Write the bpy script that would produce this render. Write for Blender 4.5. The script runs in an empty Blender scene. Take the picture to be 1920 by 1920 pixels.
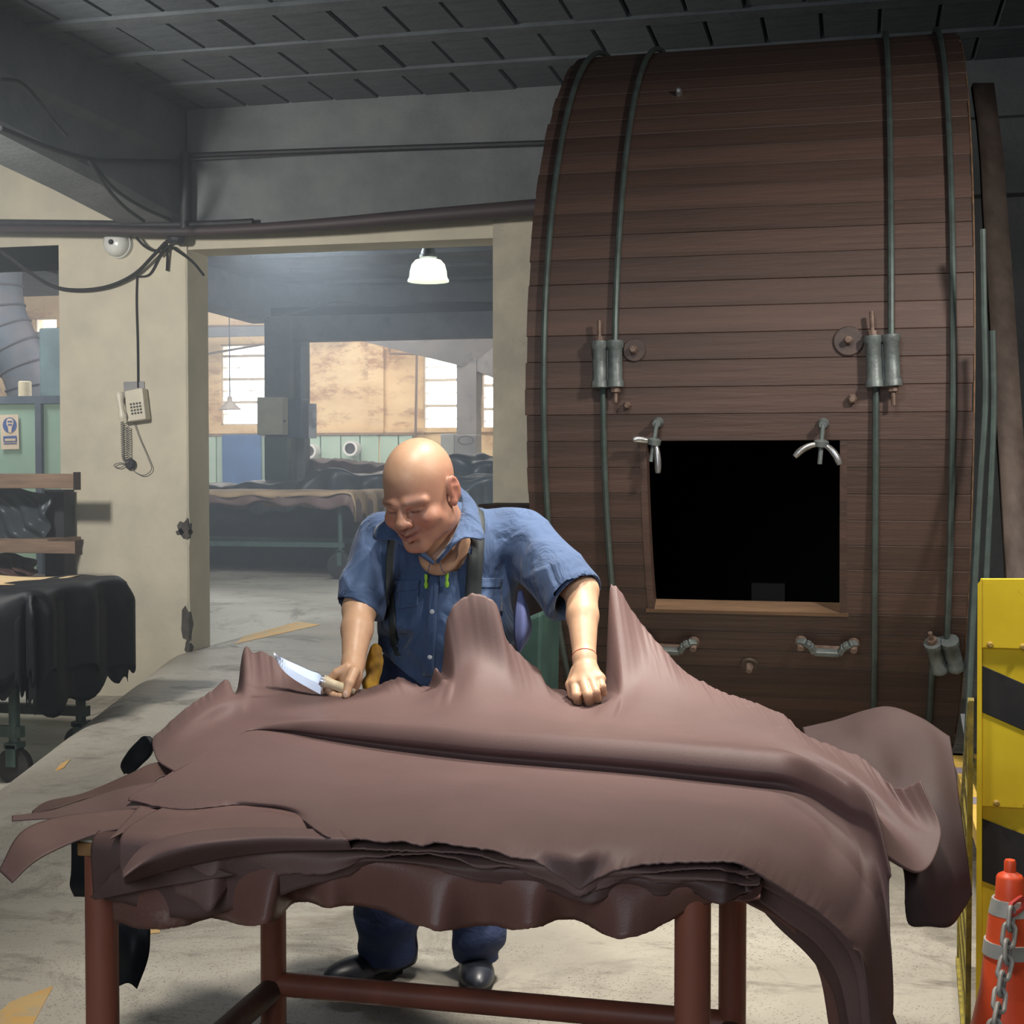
import bpy, bmesh, math, random
import numpy as np
from mathutils import Vector, Matrix

random.seed(7)
rng = np.random.default_rng(7)
scene = bpy.context.scene
col = scene.collection

# ------------------------------------------------------------------ camera
FPX, CAMZ, YAW = 2700.0, 1.38, math.radians(13.5)
PITCH = math.atan((960 - 880) / FPX)
cam_data = bpy.data.cameras.new('camera')
cam_data.sensor_width = 36.0
cam_data.lens = 36.0 * FPX / 1920.0
cam_data.clip_end = 200
cam = bpy.data.objects.new('camera', cam_data)
col.objects.link(cam)
cam.location = (0, 0, CAMZ)
cam.rotation_euler = (math.pi / 2 - PITCH, 0, YAW)
scene.camera = cam

RIGHT = np.array([math.cos(YAW), math.sin(YAW), 0.0])
FWD = np.array([-math.sin(YAW), math.cos(YAW), 0.0])
UPW = np.array([0, 0, 1.0])
CAMP = np.array([0, 0, CAMZ])
F3 = FWD * math.cos(PITCH) - UPW * math.sin(PITCH)
U3 = UPW * math.cos(PITCH) + FWD * math.sin(PITCH)


def ray(px, py):
    return F3 + (px - 960) / FPX * RIGHT + (960 - py) / FPX * U3


def D(px, py, d):
    """point seen at a photo position, d metres ahead of the camera"""
    r = ray(px, py)
    return CAMP + r * (d / r.dot(FWD))


def PY(px, py, y):
    r = ray(px, py)
    return CAMP + r * (y / r[1])


def PX(px, py, x):
    r = ray(px, py)
    return CAMP + r * (x / r[0])


def PZ(px, py, z):
    r = ray(px, py)
    return CAMP + r * ((z - CAMZ) / r[2])


def C(xc, d, z):
    """camera-aligned ground coordinates to world"""
    p = RIGHT * xc + FWD * d
    return np.array([p[0], p[1], z])


# ------------------------------------------------------------------ world, lights, exposure
world = bpy.data.worlds.new('daylight')
scene.world = world
world.use_nodes = True
bg = world.node_tree.nodes['Background']
bg.inputs['Color'].default_value = (0.93, 0.97, 1.0, 1)
bg.inputs['Strength'].default_value = 10.0

scene.view_settings.view_transform = 'Standard'
scene.view_settings.look = 'None'
scene.view_settings.exposure = 0.0
scene.view_settings.gamma = 1.0
scene.view_settings.use_curve_mapping = False


def lamp(name, loc, energy, size, color=(1, 1, 1), aim=None, shape='DISK', size_y=None, spread=None):
    l = bpy.data.lights.new(name, 'AREA')
    l.shape = shape
    l.size = size
    if size_y:
        l.size_y = size_y
    l.energy = energy
    l.color = color
    if spread:
        l.spread = math.radians(spread)
    o = bpy.data.objects.new(name, l)
    col.objects.link(o)
    o.location = loc
    if aim is not None:
        o.rotation_euler = (Vector(aim) - Vector(loc)).to_track_quat('-Z', 'Y').to_euler()
    return o


# lamps hanging under the ceiling of the front bay (above and beside the camera), then one added fill
lamp('work_lamp', C(0.05, 2.75, 3.45), 35, 0.24, (1.0, 0.93, 0.82), aim=C(0.05, 3.0, 0), spread=130)
lamp('bay_lamp_right', C(2.1, 2.7, 2.95), 26, 0.25, (1.0, 0.94, 0.86), aim=C(0.8, 4.8, 1.0), spread=110)
lamp('aisle_lamp', C(0.75, 3.95, 3.6), 25, 0.3, (1.0, 0.95, 0.86), aim=C(0.35, 3.9, 0.0), spread=62)
lamp('bay_lamp_left', C(-3.75, 6.7, 2.95), 165, 0.35, (1.0, 0.97, 0.92), aim=C(-2.9, 9.2, 1.6))
lamp('cool_ambient_fill', C(-1.5, -1.6, 2.4), 80, 2.4, (0.82, 0.91, 1.0), aim=C(-1.0, 5.0, 1.4))  # added cool fill behind the camera, lifts the shadows towards blue
# added area fills that brighten the far hall, no such fixtures seen
lamp('hall_roof_light', C(-3.0, 26.0, 5.9), 850, 7.0, (1.0, 0.98, 0.95), aim=C(-3.0, 27.5, 0), shape='RECTANGLE', size_y=5.0)
lamp('hall_fill_b', C(-2.2, 14.5, 3.85), 210, 1.5, (0.88, 0.95, 1.0), aim=C(-2.2, 15.5, 0))
lamp('hall_fill_c', C(-5.5, 12.6, 3.7), 90, 1.0, (0.88, 0.95, 1.0), aim=C(-5.6, 14.0, 1))

# ------------------------------------------------------------------ materials
MATS = {}


def nt(name):
    m = bpy.data.materials.new(name)
    m.use_nodes = True
    n = m.node_tree
    b = n.nodes['Principled BSDF']
    return m, n, b


def mixc(n, fac, a, b, blend='MIX'):
    x = n.nodes.new('ShaderNodeMix')
    x.data_type = 'RGBA'
    x.blend_type = blend
    for sock, v in ((x.inputs[0], fac), (x.inputs[6], a), (x.inputs[7], b)):
        if hasattr(v, 'is_output'):
            n.links.new(v, sock)
        else:
            sock.default_value = v if not isinstance(v, tuple) else (*v[:3], 1)
    return x.outputs[2]


def ramp(n, src, p0, p1):
    r = n.nodes.new('ShaderNodeMapRange')
    r.inputs[1].default_value = p0
    r.inputs[2].default_value = p1
    n.links.new(src, r.inputs[0])
    return r.outputs[0]


def noise(n, scale, detail=4, coord='Object', stretch=None, rough=0.6, dist=0.0):
    tc = n.nodes.new('ShaderNodeTexCoord')
    src = tc.outputs[coord]
    if stretch:
        mp = n.nodes.new('ShaderNodeMapping')
        mp.inputs['Scale'].default_value = stretch
        n.links.new(src, mp.inputs[0])
        src = mp.outputs[0]
    t = n.nodes.new('ShaderNodeTexNoise')
    t.inputs['Scale'].default_value = scale
    t.inputs['Detail'].default_value = detail
    t.inputs['Roughness'].default_value = rough
    t.inputs['Distortion'].default_value = dist
    n.links.new(src, t.inputs['Vector'])
    return t.outputs[0]


def add_bump(n, b, src, strength, dist=0.01):
    bu = n.nodes.new('ShaderNodeBump')
    bu.inputs['Strength'].default_value = strength
    bu.inputs['Distance'].default_value = dist
    n.links.new(src, bu.inputs['Height'])
    n.links.new(bu.outputs[0], b.inputs['Normal'])


def mat(name, c1, c2=None, rough=0.7, scale=8, stretch=None, bump=0.0, bscale=None, metal=0.0,
        lo=0.35, hi=0.65, rnd=0.0, spec=0.5, c3=None, c3scale=3, c3lo=0.55, c3hi=0.7, coord='Object', sheen=0.0):
    if name in MATS:
        return MATS[name]
    m, n, b = nt(name)
    colr = None
    if c2 is not None:
        f = ramp(n, noise(n, scale, 6, stretch=stretch, coord=coord), lo, hi)
        colr = mixc(n, f, c1, c2)
    if c3 is not None:
        f3 = ramp(n, noise(n, c3scale, 8, stretch=stretch, coord=coord, rough=0.75), c3lo, c3hi)
        colr = mixc(n, f3, colr if colr is not None else c1, c3)
    if rnd:
        oi = n.nodes.new('ShaderNodeObjectInfo')
        mr = n.nodes.new('ShaderNodeMapRange')
        mr.inputs[3].default_value = 1 - rnd
        mr.inputs[4].default_value = 1 + rnd
        n.links.new(oi.outputs['Random'], mr.inputs[0])
        cc = n.nodes.new('ShaderNodeCombineColor')
        for i in range(3):
            n.links.new(mr.outputs[0], cc.inputs[i])
        colr = mixc(n, 1.0, colr if colr is not None else c1, cc.outputs[0], 'MULTIPLY')
    if colr is not None:
        n.links.new(colr, b.inputs['Base Color'])
    else:
        b.inputs['Base Color'].default_value = (*c1, 1)
    b.inputs['Roughness'].default_value = rough
    b.inputs['Metallic'].default_value = metal
    b.inputs['Specular IOR Level'].default_value = spec
    if sheen:
        b.inputs['Sheen Weight'].default_value = sheen
    if bump:
        add_bump(n, b, noise(n, bscale or scale * 6, 5, stretch=stretch, coord=coord), bump, 0.01)
    MATS[name] = m
    return m


def S(r, g, b):
    """sRGB 0-255 to linear"""
    def f(c):
        c /= 255.0
        return c / 12.92 if c <= 0.04045 else ((c + 0.055) / 1.055) ** 2.4
    return (f(r), f(g), f(b))


# ------------------------------------------------------------------ mesh building
class MB:
    def __init__(self):
        self.v, self.f = [], []

    def add(self, verts, faces):
        o = len(self.v)
        self.v += [tuple(float(c) for c in p) for p in verts]
        self.f += [tuple(i + o for i in q) for q in faces]
        return self

    def box(self, a, b):
        x0, y0, z0 = [min(p, q) for p, q in zip(a, b)]
        x1, y1, z1 = [max(p, q) for p, q in zip(a, b)]
        return self.add([(x0, y0, z0), (x1, y0, z0), (x1, y1, z0), (x0, y1, z0), (x0, y0, z1), (x1, y0, z1), (x1, y1, z1), (x0, y1, z1)],
                        [(3, 2, 1, 0), (4, 5, 6, 7), (0, 1, 5, 4), (1, 2, 6, 5), (2, 3, 7, 6), (3, 0, 4, 7)])

    def hexa(self, p):
        """8 points: bottom ring then top ring"""
        return self.add(p, [(3, 2, 1, 0), (4, 5, 6, 7), (0, 1, 5, 4), (1, 2, 6, 5), (2, 3, 7, 6), (3, 0, 4, 7)])

    def bar(self, p, q, w, h, up=(0, 0, 1)):
        p, q = np.array(p, float), np.array(q, float)
        t = (q - p) / np.linalg.norm(q - p)
        s = np.cross(t, np.array(up, float))
        s /= np.linalg.norm(s)
        u = np.cross(s, t)
        pts = []
        for e in (p, q):
            for a, c in ((-1, -1), (1, -1), (1, 1), (-1, 1)):
                pts.append(e + s * a * w / 2 + u * c * h / 2)
        return self.add(pts, [(3, 2, 1, 0), (4, 5, 6, 7), (0, 1, 5, 4), (1, 2, 6, 5), (2, 3, 7, 6), (3, 0, 4, 7)])

    def tube(self, pts, r, n=10, cap=True, closed=False):
        pts = [np.array(p, float) for p in pts]
        m = len(pts)
        rs = r if hasattr(r, '__len__') else [r] * m
        t0 = pts[1] - pts[0]
        ref = np.array([0, 0, 1.0])
        if abs(t0[2]) > 0.9 * np.linalg.norm(t0):
            ref = np.array([1.0, 0, 0])
        verts, faces = [], []
        prev = None
        for i in range(m):
            if closed:
                t = pts[(i + 1) % m] - pts[i - 1]
            else:
                t = pts[min(i + 1, m - 1)] - pts[max(i - 1, 0)]
            t = t / (np.linalg.norm(t) + 1e-12)
            if prev is None:
                s = np.cross(t, ref)
            else:
                s = prev - t * prev.dot(t)
            s /= np.linalg.norm(s) + 1e-12
            prev = s
            u = np.cross(t, s)
            for k in range(n):
                a = 2 * math.pi * k / n
                verts.append(pts[i] + (s * math.cos(a) + u * math.sin(a)) * rs[i])
        for i in range(m if closed else m - 1):
            j = (i + 1) % m
            for k in range(n):
                l = (k + 1) % n
                faces.append((i * n + k, i * n + l, j * n + l, j * n + k))
        if cap and not closed:
            faces.append(tuple(reversed(range(n))))
            faces.append(tuple(range((m - 1) * n, m * n)))
        return self.add(verts, faces)

    def lathe(self, prof, n=24, o=(0, 0, 0), axis='z', cap=True):
        """prof: list of (r, h)"""
        verts, faces = [], []
        for r, h in prof:
            for k in range(n):
                a = 2 * math.pi * k / n
                c, s = r * math.cos(a), r * math.sin(a)
                p = {'z': (c, s, h), 'x': (h, c, s), 'y': (s, h, c)}[axis]
                verts.append((p[0] + o[0], p[1] + o[1], p[2] + o[2]))
        for i in range(len(prof) - 1):
            for k in range(n):
                l = (k + 1) % n
                faces.append((i * n + k, i * n + l, (i + 1) * n + l, (i + 1) * n + k))
        if cap:
            faces.append(tuple(reversed(range(n))))
            faces.append(tuple(range((len(prof) - 1) * n, len(prof) * n)))
        return self.add(verts, faces)

    def prism(self, poly, depth_vec):
        n = len(poly)
        a = [np.array(p, float) for p in poly]
        b = [p + np.array(depth_vec, float) for p in a]
        faces = [tuple(reversed(range(n))), tuple(range(n, 2 * n))]
        for i in range(n):
            j = (i + 1) % n
            faces.append((i, j, n + j, n + i))
        return self.add(a + b, faces)

    def grid(self, P):
        """P: (m, n, 3)"""
        m, n = P.shape[:2]
        f = []
        for i in range(m - 1):
            for j in range(n - 1):
                f.append((i * n + j, i * n + j + 1, (i + 1) * n + j + 1, (i + 1) * n + j))
        return self.add(P.reshape(-1, 3), f)

    def build(self, name, material, parent=None, smooth=False, bevel=0.0, solid=0.0, subsurf=0, angle=40, fix=True):
        me = bpy.data.meshes.new(name)
        me.from_pydata(self.v, [], self.f)
        me.validate()
        if fix:
            bm = bmesh.new()
            bm.from_mesh(me)
            bmesh.ops.recalc_face_normals(bm, faces=bm.faces)
            bm.to_mesh(me)
            bm.free()
        me.update()
        return obj(name, me, material, parent, smooth, bevel, solid, subsurf, angle)


def obj(name, me, material, parent=None, smooth=False, bevel=0.0, solid=0.0, subsurf=0, angle=40):
    o = bpy.data.objects.new(name, me)
    col.objects.link(o)
    if material is not None and len(me.materials) == 0:
        me.materials.append(material)
    if parent is not None:
        o.parent = parent
        o.matrix_parent_inverse = parent.matrix_basis.inverted()
    if smooth:
        for p in me.polygons:
            p.use_smooth = True
        if angle and angle < 179:
            try:
                me.set_sharp_from_angle(angle=math.radians(angle))
            except Exception:
                pass
    if solid:
        md = o.modifiers.new('thick', 'SOLIDIFY')
        md.thickness = solid
        md.offset = 0
    if bevel:
        md = o.modifiers.new('bevel', 'BEVEL')
        md.width = bevel
        md.segments = 2
        md.limit_method = 'ANGLE'
    if subsurf:
        md = o.modifiers.new('sub', 'SUBSURF')
        md.levels = md.render_levels = subsurf
    return o


def tag(o, label=None, cat=None, group=None, kind=None):
    if label:
        o['label'] = label
    if cat:
        o['category'] = cat
    if group:
        o['group'] = group
    if kind:
        o['kind'] = kind
    return o


def empty(name, loc, label=None, cat=None, group=None, kind=None, rotz=0.0):
    o = bpy.data.objects.new(name, None)
    col.objects.link(o)
    o.empty_display_size = 0.1
    o.location = tuple(float(c) for c in loc)
    o.rotation_euler = (0, 0, rotz)
    return tag(o, label, cat, group, kind)


def link_copy(src, parent=None, loc=None, rot=None, scale=None):
    o = src.copy()
    col.objects.link(o)
    if parent is not None:
        o.parent = parent
        o.matrix_parent_inverse = parent.matrix_basis.inverted()
    if loc is not None:
        o.location = tuple(float(c) for c in loc)
    if rot is not None:
        o.rotation_euler = rot
    if scale is not None:
        o.scale = scale
    return o


def crom(pts, n):
    """Catmull-Rom resample of a polyline to n points (chord-length parameter)"""
    P = np.array(pts, float)
    if len(P) == 2:
        t = np.linspace(0, 1, n)[:, None]
        return P[0] * (1 - t) + P[1] * t
    d = np.r_[0, np.cumsum(np.linalg.norm(np.diff(P, axis=0), axis=1) ** 0.75 + 1e-9)]
    return hermite(d, P, np.linspace(0, d[-1], n))


def hermite(d, P, t):
    """cubic through P at knots d, evaluated at t; limited tangents"""
    d = np.asarray(d, float)
    P = np.asarray(P, float)
    m = np.zeros_like(P)
    h = np.diff(d)
    s = np.diff(P, axis=0) / h[:, None]
    m[1:-1] = (s[:-1] * h[1:, None] + s[1:] * h[:-1, None]) / (h[:-1] + h[1:])[:, None]
    m[0], m[-1] = s[0], s[-1]
    i = np.clip(np.searchsorted(d, t, side='right') - 1, 0, len(d) - 2)
    u = ((t - d[i]) / h[i])[:, None]
    hh = h[i][:, None]
    return ((2 * u**3 - 3 * u**2 + 1) * P[i] + (u**3 - 2 * u**2 + u) * hh * m[i]
            + (-2 * u**3 + 3 * u**2) * P[i + 1] + (u**3 - u**2) * hh * m[i + 1])
# ------------------------------------------------------------------ key planes of the building
P0 = PZ(355, 1222, 0.0)
XC, YW = P0[0], P0[1]                 # doorway corner of the cream column, plane of that wall
WT = 0.36                             # wall thickness
ZC = PY(500, 210, YW)[2]              # ceiling height
YB = 28.4                             # far wall of the back hall
ZLINT = PY(650, 456, YW)[2]
ZBEAM = PY(600, 424, YW)[2]
XDR = PY(926, 700, YW)[0]             # right jamb of the doorway
XCL = PY(112, 700, YW)[0]             # left edge of the cream column
XLH = -20.0
XL, XR_, YN = -11.0, 4.2, -3.0        # left wall, right wall, wall behind the camera

m_cream = mat('cream_plaster', S(205, 198, 176), S(188, 182, 165), 0.75, 2.2, bump=0.25, bscale=30,
              c3=S(140, 135, 125), c3scale=5, c3lo=0.66, c3hi=0.8, coord='Object')
m_conc = mat('grey_concrete', S(112, 116, 117), S(96, 101, 104), 0.85, 3, bump=0.5, bscale=25,
             c3=S(96, 97, 97), c3scale=4, c3lo=0.6, c3hi=0.8)
m_concd = mat('dark_concrete', S(112, 116, 120), S(92, 97, 102), 0.85, 3, bump=0.4, bscale=25,
              c3=S(62, 68, 74), c3scale=5, c3lo=0.55, c3hi=0.75)
m_block = mat('ceiling_block', S(98, 105, 110), S(80, 87, 93), 0.9, 4, stretch=(1, 4, 1), bump=0.4, bscale=18, rnd=0.16,
              c3=S(72, 76, 80), c3scale=6, c3lo=0.55, c3hi=0.75)
m_orange = mat('ochre_plaster', S(232, 204, 158), S(214, 182, 136), 0.85, 0.9, bump=0.3, bscale=8,
               c3=S(172, 132, 94), c3scale=1.1, c3lo=0.5, c3hi=0.62, stretch=(1, 1, 2.2))
m_green = mat('pale_green_paint', S(176, 200, 184), S(158, 184, 168), 0.6, 1.5, c3=S(132, 150, 138), c3scale=5, c3lo=0.62, c3hi=0.8)
m_dark = mat('black_iron', S(28, 30, 35), S(42, 43, 47), 0.6, 20)
m_pipe = mat('oxide_pipe', S(66, 52, 54), S(50, 44, 48), 0.6, 6, stretch=(0.3, 1, 1))
m_wire = mat('old_cable', S(20, 20, 22), S(32, 30, 31), 0.8, 30)
m_steelg = mat('grey_steel', S(120, 124, 128), S(98, 102, 106), 0.45, 15, metal=0.5)


def struct(name, mb, m, parent=None, **k):
    o = mb.build(name, m, parent, **k)
    if parent is None:
        o['kind'] = 'structure'
    return o


# ---- floor with the gully along the left wall
def zfloor(x, y):
    edge = -4.9 + 0.31 * (YW - min(y, YW))
    t = (edge - x) / 0.62
    if y < 4.0:
        return 0.0
    k = min(1.0, max(0.0, (y - 4.0) / 1.5)) * min(1.0, max(0.0, (YW + 3.4 - y) / 1.0))
    t = min(1.0, max(0.0, t))
    t = t * t * (3 - 2 * t)
    return -0.36 * t * k


def floor_material():
    m, n, b = nt('worn_concrete_floor')
    big = ramp(n, noise(n, 0.55, 8, dist=0.6), 0.38, 0.62)
    c = mixc(n, big, S(170, 165, 154), S(142, 136, 125))
    pat = ramp(n, noise(n, 1.6, 10, dist=1.2, rough=0.7), 0.52, 0.66)
    c = mixc(n, pat, c, S(119, 114, 105))
    streak = ramp(n, noise(n, 3.2, 9, stretch=(0.5, 1.7, 1), rough=0.75), 0.56, 0.7)
    c = mixc(n, streak, c, S(102, 96, 88))
    sp = n.nodes.new('ShaderNodeTexVoronoi')
    sp.inputs['Scale'].default_value = 90
    tc = n.nodes.new('ShaderNodeTexCoord')
    n.links.new(tc.outputs['Object'], sp.inputs['Vector'])
    spk = n.nodes.new('ShaderNodeMapRange')
    spk.inputs[1].default_value, spk.inputs[2].default_value = 0.12, 0.3
    spk.inputs[3].default_value, spk.inputs[4].default_value = 0.9, 0.0
    n.links.new(sp.outputs['Distance'], spk.inputs[0])
    msk = ramp(n, noise(n, 1.1, 3), 0.38, 0.48)
    mm = n.nodes.new('ShaderNodeMath')
    mm.operation = 'MULTIPLY'
    n.links.new(spk.outputs[0], mm.inputs[0])
    n.links.new(msk, mm.inputs[1])
    c = mixc(n, mm.outputs[0], c, S(92, 82, 73))
    cr = ramp(n, noise(n, 22, 8, rough=0.8), 0.62, 0.72)
    c = mixc(n, cr, c, S(120, 110, 100))
    n.links.new(c, b.inputs['Base Color'])
    rr = n.nodes.new('ShaderNodeMapRange')
    rr.inputs[3].default_value, rr.inputs[4].default_value = 0.45, 0.8
    n.links.new(pat, rr.inputs[0])
    n.links.new(rr.outputs[0], b.inputs['Roughness'])
    add_bump(n, b, noise(n, 40, 8), 0.25, 0.01)
    return m


xs = np.unique(np.r_[np.linspace(XLH, -6.2, 16), np.linspace(-6.2, -2.6, 60), np.linspace(-2.6, XR_, 14)])
ys = np.unique(np.r_[np.linspace(YN, 4, 8), np.linspace(4, 14, 70), np.linspace(14, 36, 14)])
FG = np.array([[(x, y, zfloor(x, y)) for x in xs] for y in ys])
fl = MB().grid(FG)
floor_o = struct('floor', fl, floor_material(), smooth=True, angle=180)

# painted aisle marks worn into the floor
m_yel = mat('worn_yellow_line', S(200, 150, 72), S(190, 160, 110), 0.7, 6, c3=S(168, 156, 132), c3scale=9, c3lo=0.5, c3hi=0.62)
for i, quad in enumerate([[(-30, 1497), (-30, 1462), (132, 1424), (120, 1440)],
                          [(-30, 1925), (20, 1880), (100, 1850), (60, 1925)],
                          [(440, 1208), (458, 1192), (560, 1166), (600, 1172)],
                          [(276, 1742), (300, 1738), (300, 1750), (276, 1752)]]):
    q = [PZ(x, y, 0.0) for x, y in quad]
    mb = MB().prism([(p[0], p[1], zfloor(p[0], p[1]) + 0.001) for p in q], (0, 0, 0.002))
    struct('floor_marking', mb, m_yel)

# ---- ceiling: slab, ribs and hollow clay blocks between them
struct('ceiling', MB().box((XL, YN, ZC + 0.06), (XR_, YW + WT, ZC + 0.3)), m_concd)
ceil = bpy.data.objects['ceiling']
PITCHY, BW = 0.70, 0.335
rib = None
blk = None
y = YW - 0.16 - 0.30
row = 0
while y > 4.4:
    mb = MB().box((XL + 0.5, -0.07, -0.012), (XR_ - 0.3, 0.07, 0.07))
    if rib is None:
        rib = mb.build('ceiling_rib', mat('ceiling_rib_grey', S(98, 104, 108), S(82, 88, 93), 0.9, 4, bump=0.4, bscale=20), ceil)
        rib.location = (0, y - 0.35, ZC)
    else:
        link_copy(rib, None, (0, y - 0.35, ZC)).parent = ceil
    x = -5.5 + (row % 2) * 0.08
    while x < 1.6 and y > 6.3:
        if blk is None:
            mb = MB()
            w, h = BW / 2 - 0.006, 0.275
            mb.hexa([(-w + .008, -h + .008, 0.0), (w - .008, -h + .008, 0), (w - .008, h - .008, 0), (-w + .008, h - .008, 0),
                     (-w, -h, 0.015), (w, -h, 0.015), (w, h, 0.015), (-w, h, 0.015)])
            mb.box((-w, -h, 0.015), (w, h, 0.07))
            blk = mb.build('ceiling_block', m_block, ceil)
            blk.location = (x, y, ZC)
        else:
            b2 = link_copy(blk, None, (x, y, ZC + random.uniform(-0.004, 0.008)), (random.uniform(-.006, .006), random.uniform(-.008, .008), 0))
            b2.parent = ceil
        x += BW
    y -= PITCHY
    row += 1

# ---- the wall with the doorway (plane YW)
wb = MB()
wb.box((XL, YW, ZBEAM - 0.2), (XC, YW + WT, ZC + 0.06))              # above the left opening and column
zl = PY(50, 462, YW)[2]
wb.box((XL, YW, zl), (XCL, YW + WT, ZBEAM - 0.2))
wb.box((XL, YW, -0.5), (XL + 3.0, YW + WT, zl))
wb.box((XC, YW + 0.02, ZLINT), (XDR, YW + WT, ZC + 0.06))            # over the doorway
struct('wall_back', wb, m_cream)
# cream column: chipped corner
colb = MB()
nz = 60
zz = np.linspace(-0.5, ZBEAM - 0.2, nz)
chips = [(PY(350, 992, YW)[2], 0.13, 0.035), (PY(350, 1172, YW)[2], 0.18, 0.04), (0.02, 0.1, 0.02)]
ring = []
for z in zz:
    c = 0.012
    for zc_, hh, dd in chips:
        c += dd * max(0, 1 - abs(z - zc_) / hh) * random.uniform(0.5, 1.2)
    c += random.uniform(0, 0.004)
    ring.append([(XCL, YW, z), (XC - c, YW, z), (XC, YW + c * 0.8, z), (XC, YW + WT, z), (XCL, YW + WT, z)])
R_ = np.array(ring)
v = R_.reshape(-1, 3)
f = []
for i in range(nz - 1):
    for k in range(5):
        l = (k + 1) % 5
        f.append((i * 5 + k, i * 5 + l, (i + 1) * 5 + l, (i + 1) * 5 + k))
colb.add(v, f)
struct('wall_column', colb, m_cream)
# bare concrete where the plaster has broken off the corner
m_bare = mat('broken_plaster', S(92, 86, 80), S(66, 62, 60), 0.95, 14, bump=0.8, bscale=40)
wc = bpy.data.objects['wall_column']
for ci, (px_, py_, w_, h_) in enumerate(((346, 992, 0.06, 0.085), (350, 1172, 0.055, 0.15), (338, 998, 0.035, 0.03), (352, 1215, 0.03, 0.06))):
    c_ = PY(px_, py_, YW)
    r2 = np.random.default_rng(40 + ci)
    poly = []
    for a in np.linspace(0, 2 * math.pi, 11, endpoint=False):
        r = r2.uniform(0.55, 1.1)
        poly.append((min(c_[0] + w_ * r * math.cos(a), XC - 0.002), YW - 0.003, c_[2] + h_ * r * math.sin(a)))
    MB().prism(poly, (0, 0.02, 0)).build('broken_patch', m_bare, wc)
    poly = []
    for a in np.linspace(0, 2 * math.pi, 9, endpoint=False):
        r = r2.uniform(0.5, 1.1)
        poly.append((XC + 0.003, max(YW + 0.002, YW + 0.02 + 0.05 * r * math.cos(a)), c_[2] + h_ * 0.9 * r * math.sin(a)))
    MB().prism(poly, (-0.02, 0, 0)).build('broken_patch', m_bare, wc)
# right jamb column and wall behind the drum
XJ = PY(1010, 700, YW)[0]
struct('wall_jamb', MB().box((XDR, YW - 0.03, -0.1), (XJ, YW + WT, ZBEAM + 0.1)), mat('cream_plaster_worn', S(196, 188, 168), S(170, 164, 150), 0.8, 3,
       bump=0.4, bscale=25, c3=S(110, 104, 98), c3scale=9, c3lo=0.66, c3hi=0.76))
struct('wall_behind_drum', MB().box((XJ, YW, -0.1), (XR_, YW + WT, ZC + 0.06)), m_conc)

# cross beam with its ledge
zled = PY(680, 282, YW - 0.2)[2]
cb = MB()
XB = PY(350, 300, YW - 0.2)[0]
cb.box((XB, YW - 0.20, zled), (XR_, YW + 0.1, ZC + 0.05))
cb.box((XB, YW - 0.15, ZBEAM), (XR_, YW + 0.1, zled))
struct('beam_cross', cb, m_conc, bevel=0.012)

# left beam coming towards the camera, with haunch
XBR = PY(340, 300, YW - 0.2)[0]
XBL = PY(262, 424, YW)[0]
zh = PY(340, 430, YW - 0.02)[2]
lb = MB()
yst = [YW + 0.1, YW - 0.3, YW - 1.2, YW - 2.4, YW - 3.6, YN]
zso = [zh, zh + 0.01, zh + 0.09, zh + 0.17, zh + 0.2, zh + 0.2]
pts = []
for y, z in zip(yst, zso):
    pts.append([(XBL, y, z), (XBR - 0.06, y, z), (XBR - 0.02, y, z + 0.06), (XBR - 0.02, y, zled - 0.02), (XBR + 0.03, y, zled + 0.03),
                (XBR + 0.03, y, ZC + 0.05), (XBL, y, ZC + 0.05)])
A = np.array(pts)
k7 = 7
f = []
for i in range(len(yst) - 1):
    for k in range(k7):
        l = (k + 1) % k7
        f.append((i * k7 + k, i * k7 + l, (i + 1) * k7 + l, (i + 1) * k7 + k))
lb.add(A.reshape(-1, 3), f)
struct('beam_left', lb, m_conc)

# enclosing walls out of view
struct('wall_left', MB().box((XL - 0.3, YN, -0.6), (XL, YW + WT, 6.0)), m_cream)
struct('wall_hall_left', MB().box((XLH - 0.3, YW, -0.6), (XLH, 36, 6.5)).box((XLH, YW, -0.6), (XL, YW + WT, 6.5)), m_cream)
struct('wall_right', MB().box((XR_, YN, -0.2), (XR_ + 0.3, YW + 0.3, ZC + 0.2)), m_conc)
struct('wall_front', MB().box((XL, YN - 0.3, -0.6), (XR_, YN, ZC + 0.2)), m_conc)

# ---- back hall -------------------------------------------------------------
XRH = 6.0
YH2 = D(560, 620, 21.5)[1]          # second frame line
ZH = 4.1
struct('ceiling_hall', MB().box((XLH, YW + WT, ZH), (XRH, YH2 + 0.2, ZH + 0.3)), m_concd)
# timber-marked shuttering ribs under the hall ceiling
hc = bpy.data.objects['ceiling_hall']
for i in range(7):
    y = YH2 - 0.5 - i * 1.25
    MB().box((-7.5, y - 0.06, ZH - 0.05), (XRH, y + 0.06, ZH + 0.02)).build('ceiling_rib', m_concd, hc)
struct('ceiling_far', MB().box((XLH, YH2 + 0.2, 6.2), (XRH, YB + 0.4, 6.4)), m_conc)
zb2t, zb2b = D(700, 592, 21.5)[2], D(700, 640, 21.5)[2]
struct('beam_hall', MB().box((D(505, 600, 21.5)[0], YH2 - 0.15, zb2b), (XRH, YH2 + 0.25, ZH + 2.2)), m_concd, bevel=0.02)
struct('beam_hall_ledge', MB().box((D(505, 600, 21.5)[0], YH2 - 0.22, zb2t - 0.02), (XRH, YH2 - 0.15, zb2t + 0.1)), m_dark)
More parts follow.
